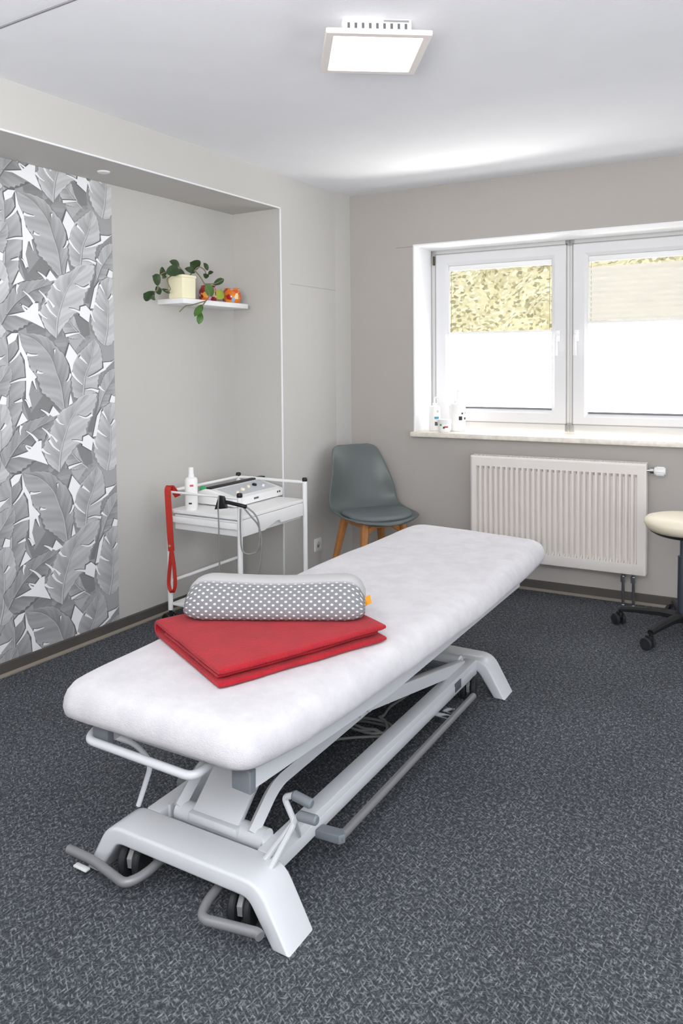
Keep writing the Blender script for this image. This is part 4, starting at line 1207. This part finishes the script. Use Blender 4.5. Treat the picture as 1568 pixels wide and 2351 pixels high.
# ------------------------------------------------------------------ square ceiling lamp
la = thing('ceiling_lamp', 'square white surface-mounted ceiling light, switched on', 'ceiling light', (1.356, -2.077, 2.33), .632)
g = MB()
S = .165
def ring(h_, z, r_=.004): return [(x, y, z) for x, y in rrect(h_, h_, r_, 3)]
g.rings([ring(.138, .004), ring(.140, 0), ring(S - .003, 0), ring(S, .003), ring(S, .014), ring(S - .003, .017), ring(.10, .018)], cap0=False)
g.build('frame', mat('lamp_frame', 'E9E2DE', .5), la, ang=30)
MB().prism(rrect(.139, .139, .003, 3), .0025, .012, 'xy').build('diffuser', M['lamp'], la)
g = MB().prism(rrect(.110, .110, .012, 4), .016, .0695, 'xy')
g.build('mounting_box', M['whitep'], la)
g = MB()
for i in range(9):
    x = -.090 + .180 * i / 8
    g.box((x - .0042, -.1112, .038), (x + .0042, -.109, .056), .001)
g.build('vent_slots', M['cabled'], la)
MB().box((.02, -.1125, .060), (.10, -.109, .066), .001).build('label_strip', M['cable'], la)

# small white spot in the niche head
sp = MB().lathe([(0, 0), (.024, 0), (.028, .003), (.029, .006), (.029, .012)], (-.178, -1.851, NT_ - .006), 28).build('ceiling_spot', M['reveal'])
tag(sp, 'small round white recessed spot in the niche soffit above the wallpaper', 'spotlight')

# wall socket by the chair
sk = thing('wall_socket', 'white round wall socket low on the left wall beside the chair', 'socket', (0, -.382, .213))
MB().prism(rrect(.040, .040, .008, 4), 0, .006, 'yz', .002).build('cover_plate', M['whitep'], sk)
MB().lathe([(.0205, 0), (.0205, .003), (.019, .003), (.018, -.002), (0, -.002)], (.006, 0, 0), 24, RY(PI / 2)).build('insert', mat('socket_insert', 'C9C7C5', .5), sk)

# ------------------------------------------------------------------ things on the window sill
def wall_pt(x, y, z):
    p = WM @ Vector((x, y, z)); return (p.x, p.y, p.z)
SZW = OZ0 + .003
a_ = R(-58)
pump_bottle('pump_bottle', 'white pump bottle with blue print at the left end of the sill', wall_pt(.562, .10, SZW), .036, .158, M['bottle'], True, None,
            ((a_ - .1, .082, .030, .014, 'blue'), (a_, .045, .032, .024, 'cabled'), (a_ + .1, .122, .012, .014, 'screen')), R(20), .05)
pump_bottle('pump_bottle', 'tall white pump bottle with black round mark, in front of the blind', wall_pt(.705, .125, SZW), .050, .175, M['bottle'], True, None,
            ((a_ - .30, .082, .022, .024, 'ink'), (a_ + .45, .080, .020, .014, 'ink'), (a_ - .05, .112, .014, .012, 'cabled'), (a_ + .5, .115, .008, .012, 'cabled')), R(30), .075)
j = thing('cream_jar', 'low round white jar with red and green print on the sill', 'jar', wall_pt(.660, .020, SZW))
MB().lathe([(0, 0), (.030, 0), (.040, .012), (.0415, .03), (.0415, .058), (.039, .062), (0, .062)], n=32).build('body', M['bottle'], j)
MB().lathe([(.043, .052), (.044, .056), (.044, .076), (.041, .080), (0, .080)], n=32).build('lid', M['whitep'], j)
for (a0, z, w_, h_, mk) in ((a_ - .75, .046, .014, .012, 'inkgreen'), (a_ + .1, .034, .024, .010, 'inkred'), (a_ - .25, .030, .010, .012, 'ink')):
    g = MB(); n = 4
    for k in range(n):
        t0 = a0 + (k / n - .5) * w_ / .042; t1 = a0 + ((k + 1) / n - .5) * w_ / .042
        g.bm.faces.new([g.bm.verts.new((math.cos(t) * .0421, math.sin(t) * .0421, zz)) for t, zz in ((t0, z - h_ / 2), (t1, z - h_ / 2), (t1, z + h_ / 2), (t0, z + h_ / 2))])
    g.build('print', M[mk], j, recalc=False)

# ------------------------------------------------------------------ light
wd = bpy.data.worlds.new('world'); SC.world = wd; wd.use_nodes = True
wn = wd.node_tree.nodes['Background']
wn.inputs[0].default_value = (.93, .96, 1.0, 1); wn.inputs[1].default_value = WORLD
sun = bpy.data.lights.new('sun', 'SUN'); sun.energy = SUN; sun.angle = R(3); sun.color = (1., .95, .86)
s_ = bpy.data.objects.new('sun', sun); COL.objects.link(s_)
s_.rotation_euler = Vector((-.25, .75, -.85)).to_track_quat('-Z', 'Y').to_euler()
# added fill lamp behind the camera, aimed up to brighten the ceiling
bf = bpy.data.lights.new('ceiling_fill', 'AREA'); bf.energy = CEIL_FILL; bf.size = 1.6
b_ = bpy.data.objects.new('ceiling_fill', bf); COL.objects.link(b_)
b_.location = (2.6, -5.2, 1.5); b_.rotation_euler = Vector((-.15, .35, 1)).to_track_quat('-Z', 'Y').to_euler()
# added lamp outside, making the ceiling glow through the open upper panes
tb = bpy.data.lights.new('ceiling_glow_fill', 'AREA'); tb.energy = GLOW_FILL; tb.size = 1.9; tb.size_y = .8; tb.shape = 'RECTANGLE'; tb.color = (1, .98, .93)
b_ = bpy.data.objects.new('ceiling_glow_fill', tb); COL.objects.link(b_)
b_.location = (.95, 1.30, .60); b_.rotation_euler = Vector((.35, -1.9, 1.35)).to_track_quat('-Z', 'Y').to_euler()
SC.view_settings.view_transform = 'Standard'
SC.view_settings.exposure = EXPO
SC.cycles.max_bounces = 8; SC.cycles.diffuse_bounces = 5
SC.cycles.sample_clamp_indirect = 6
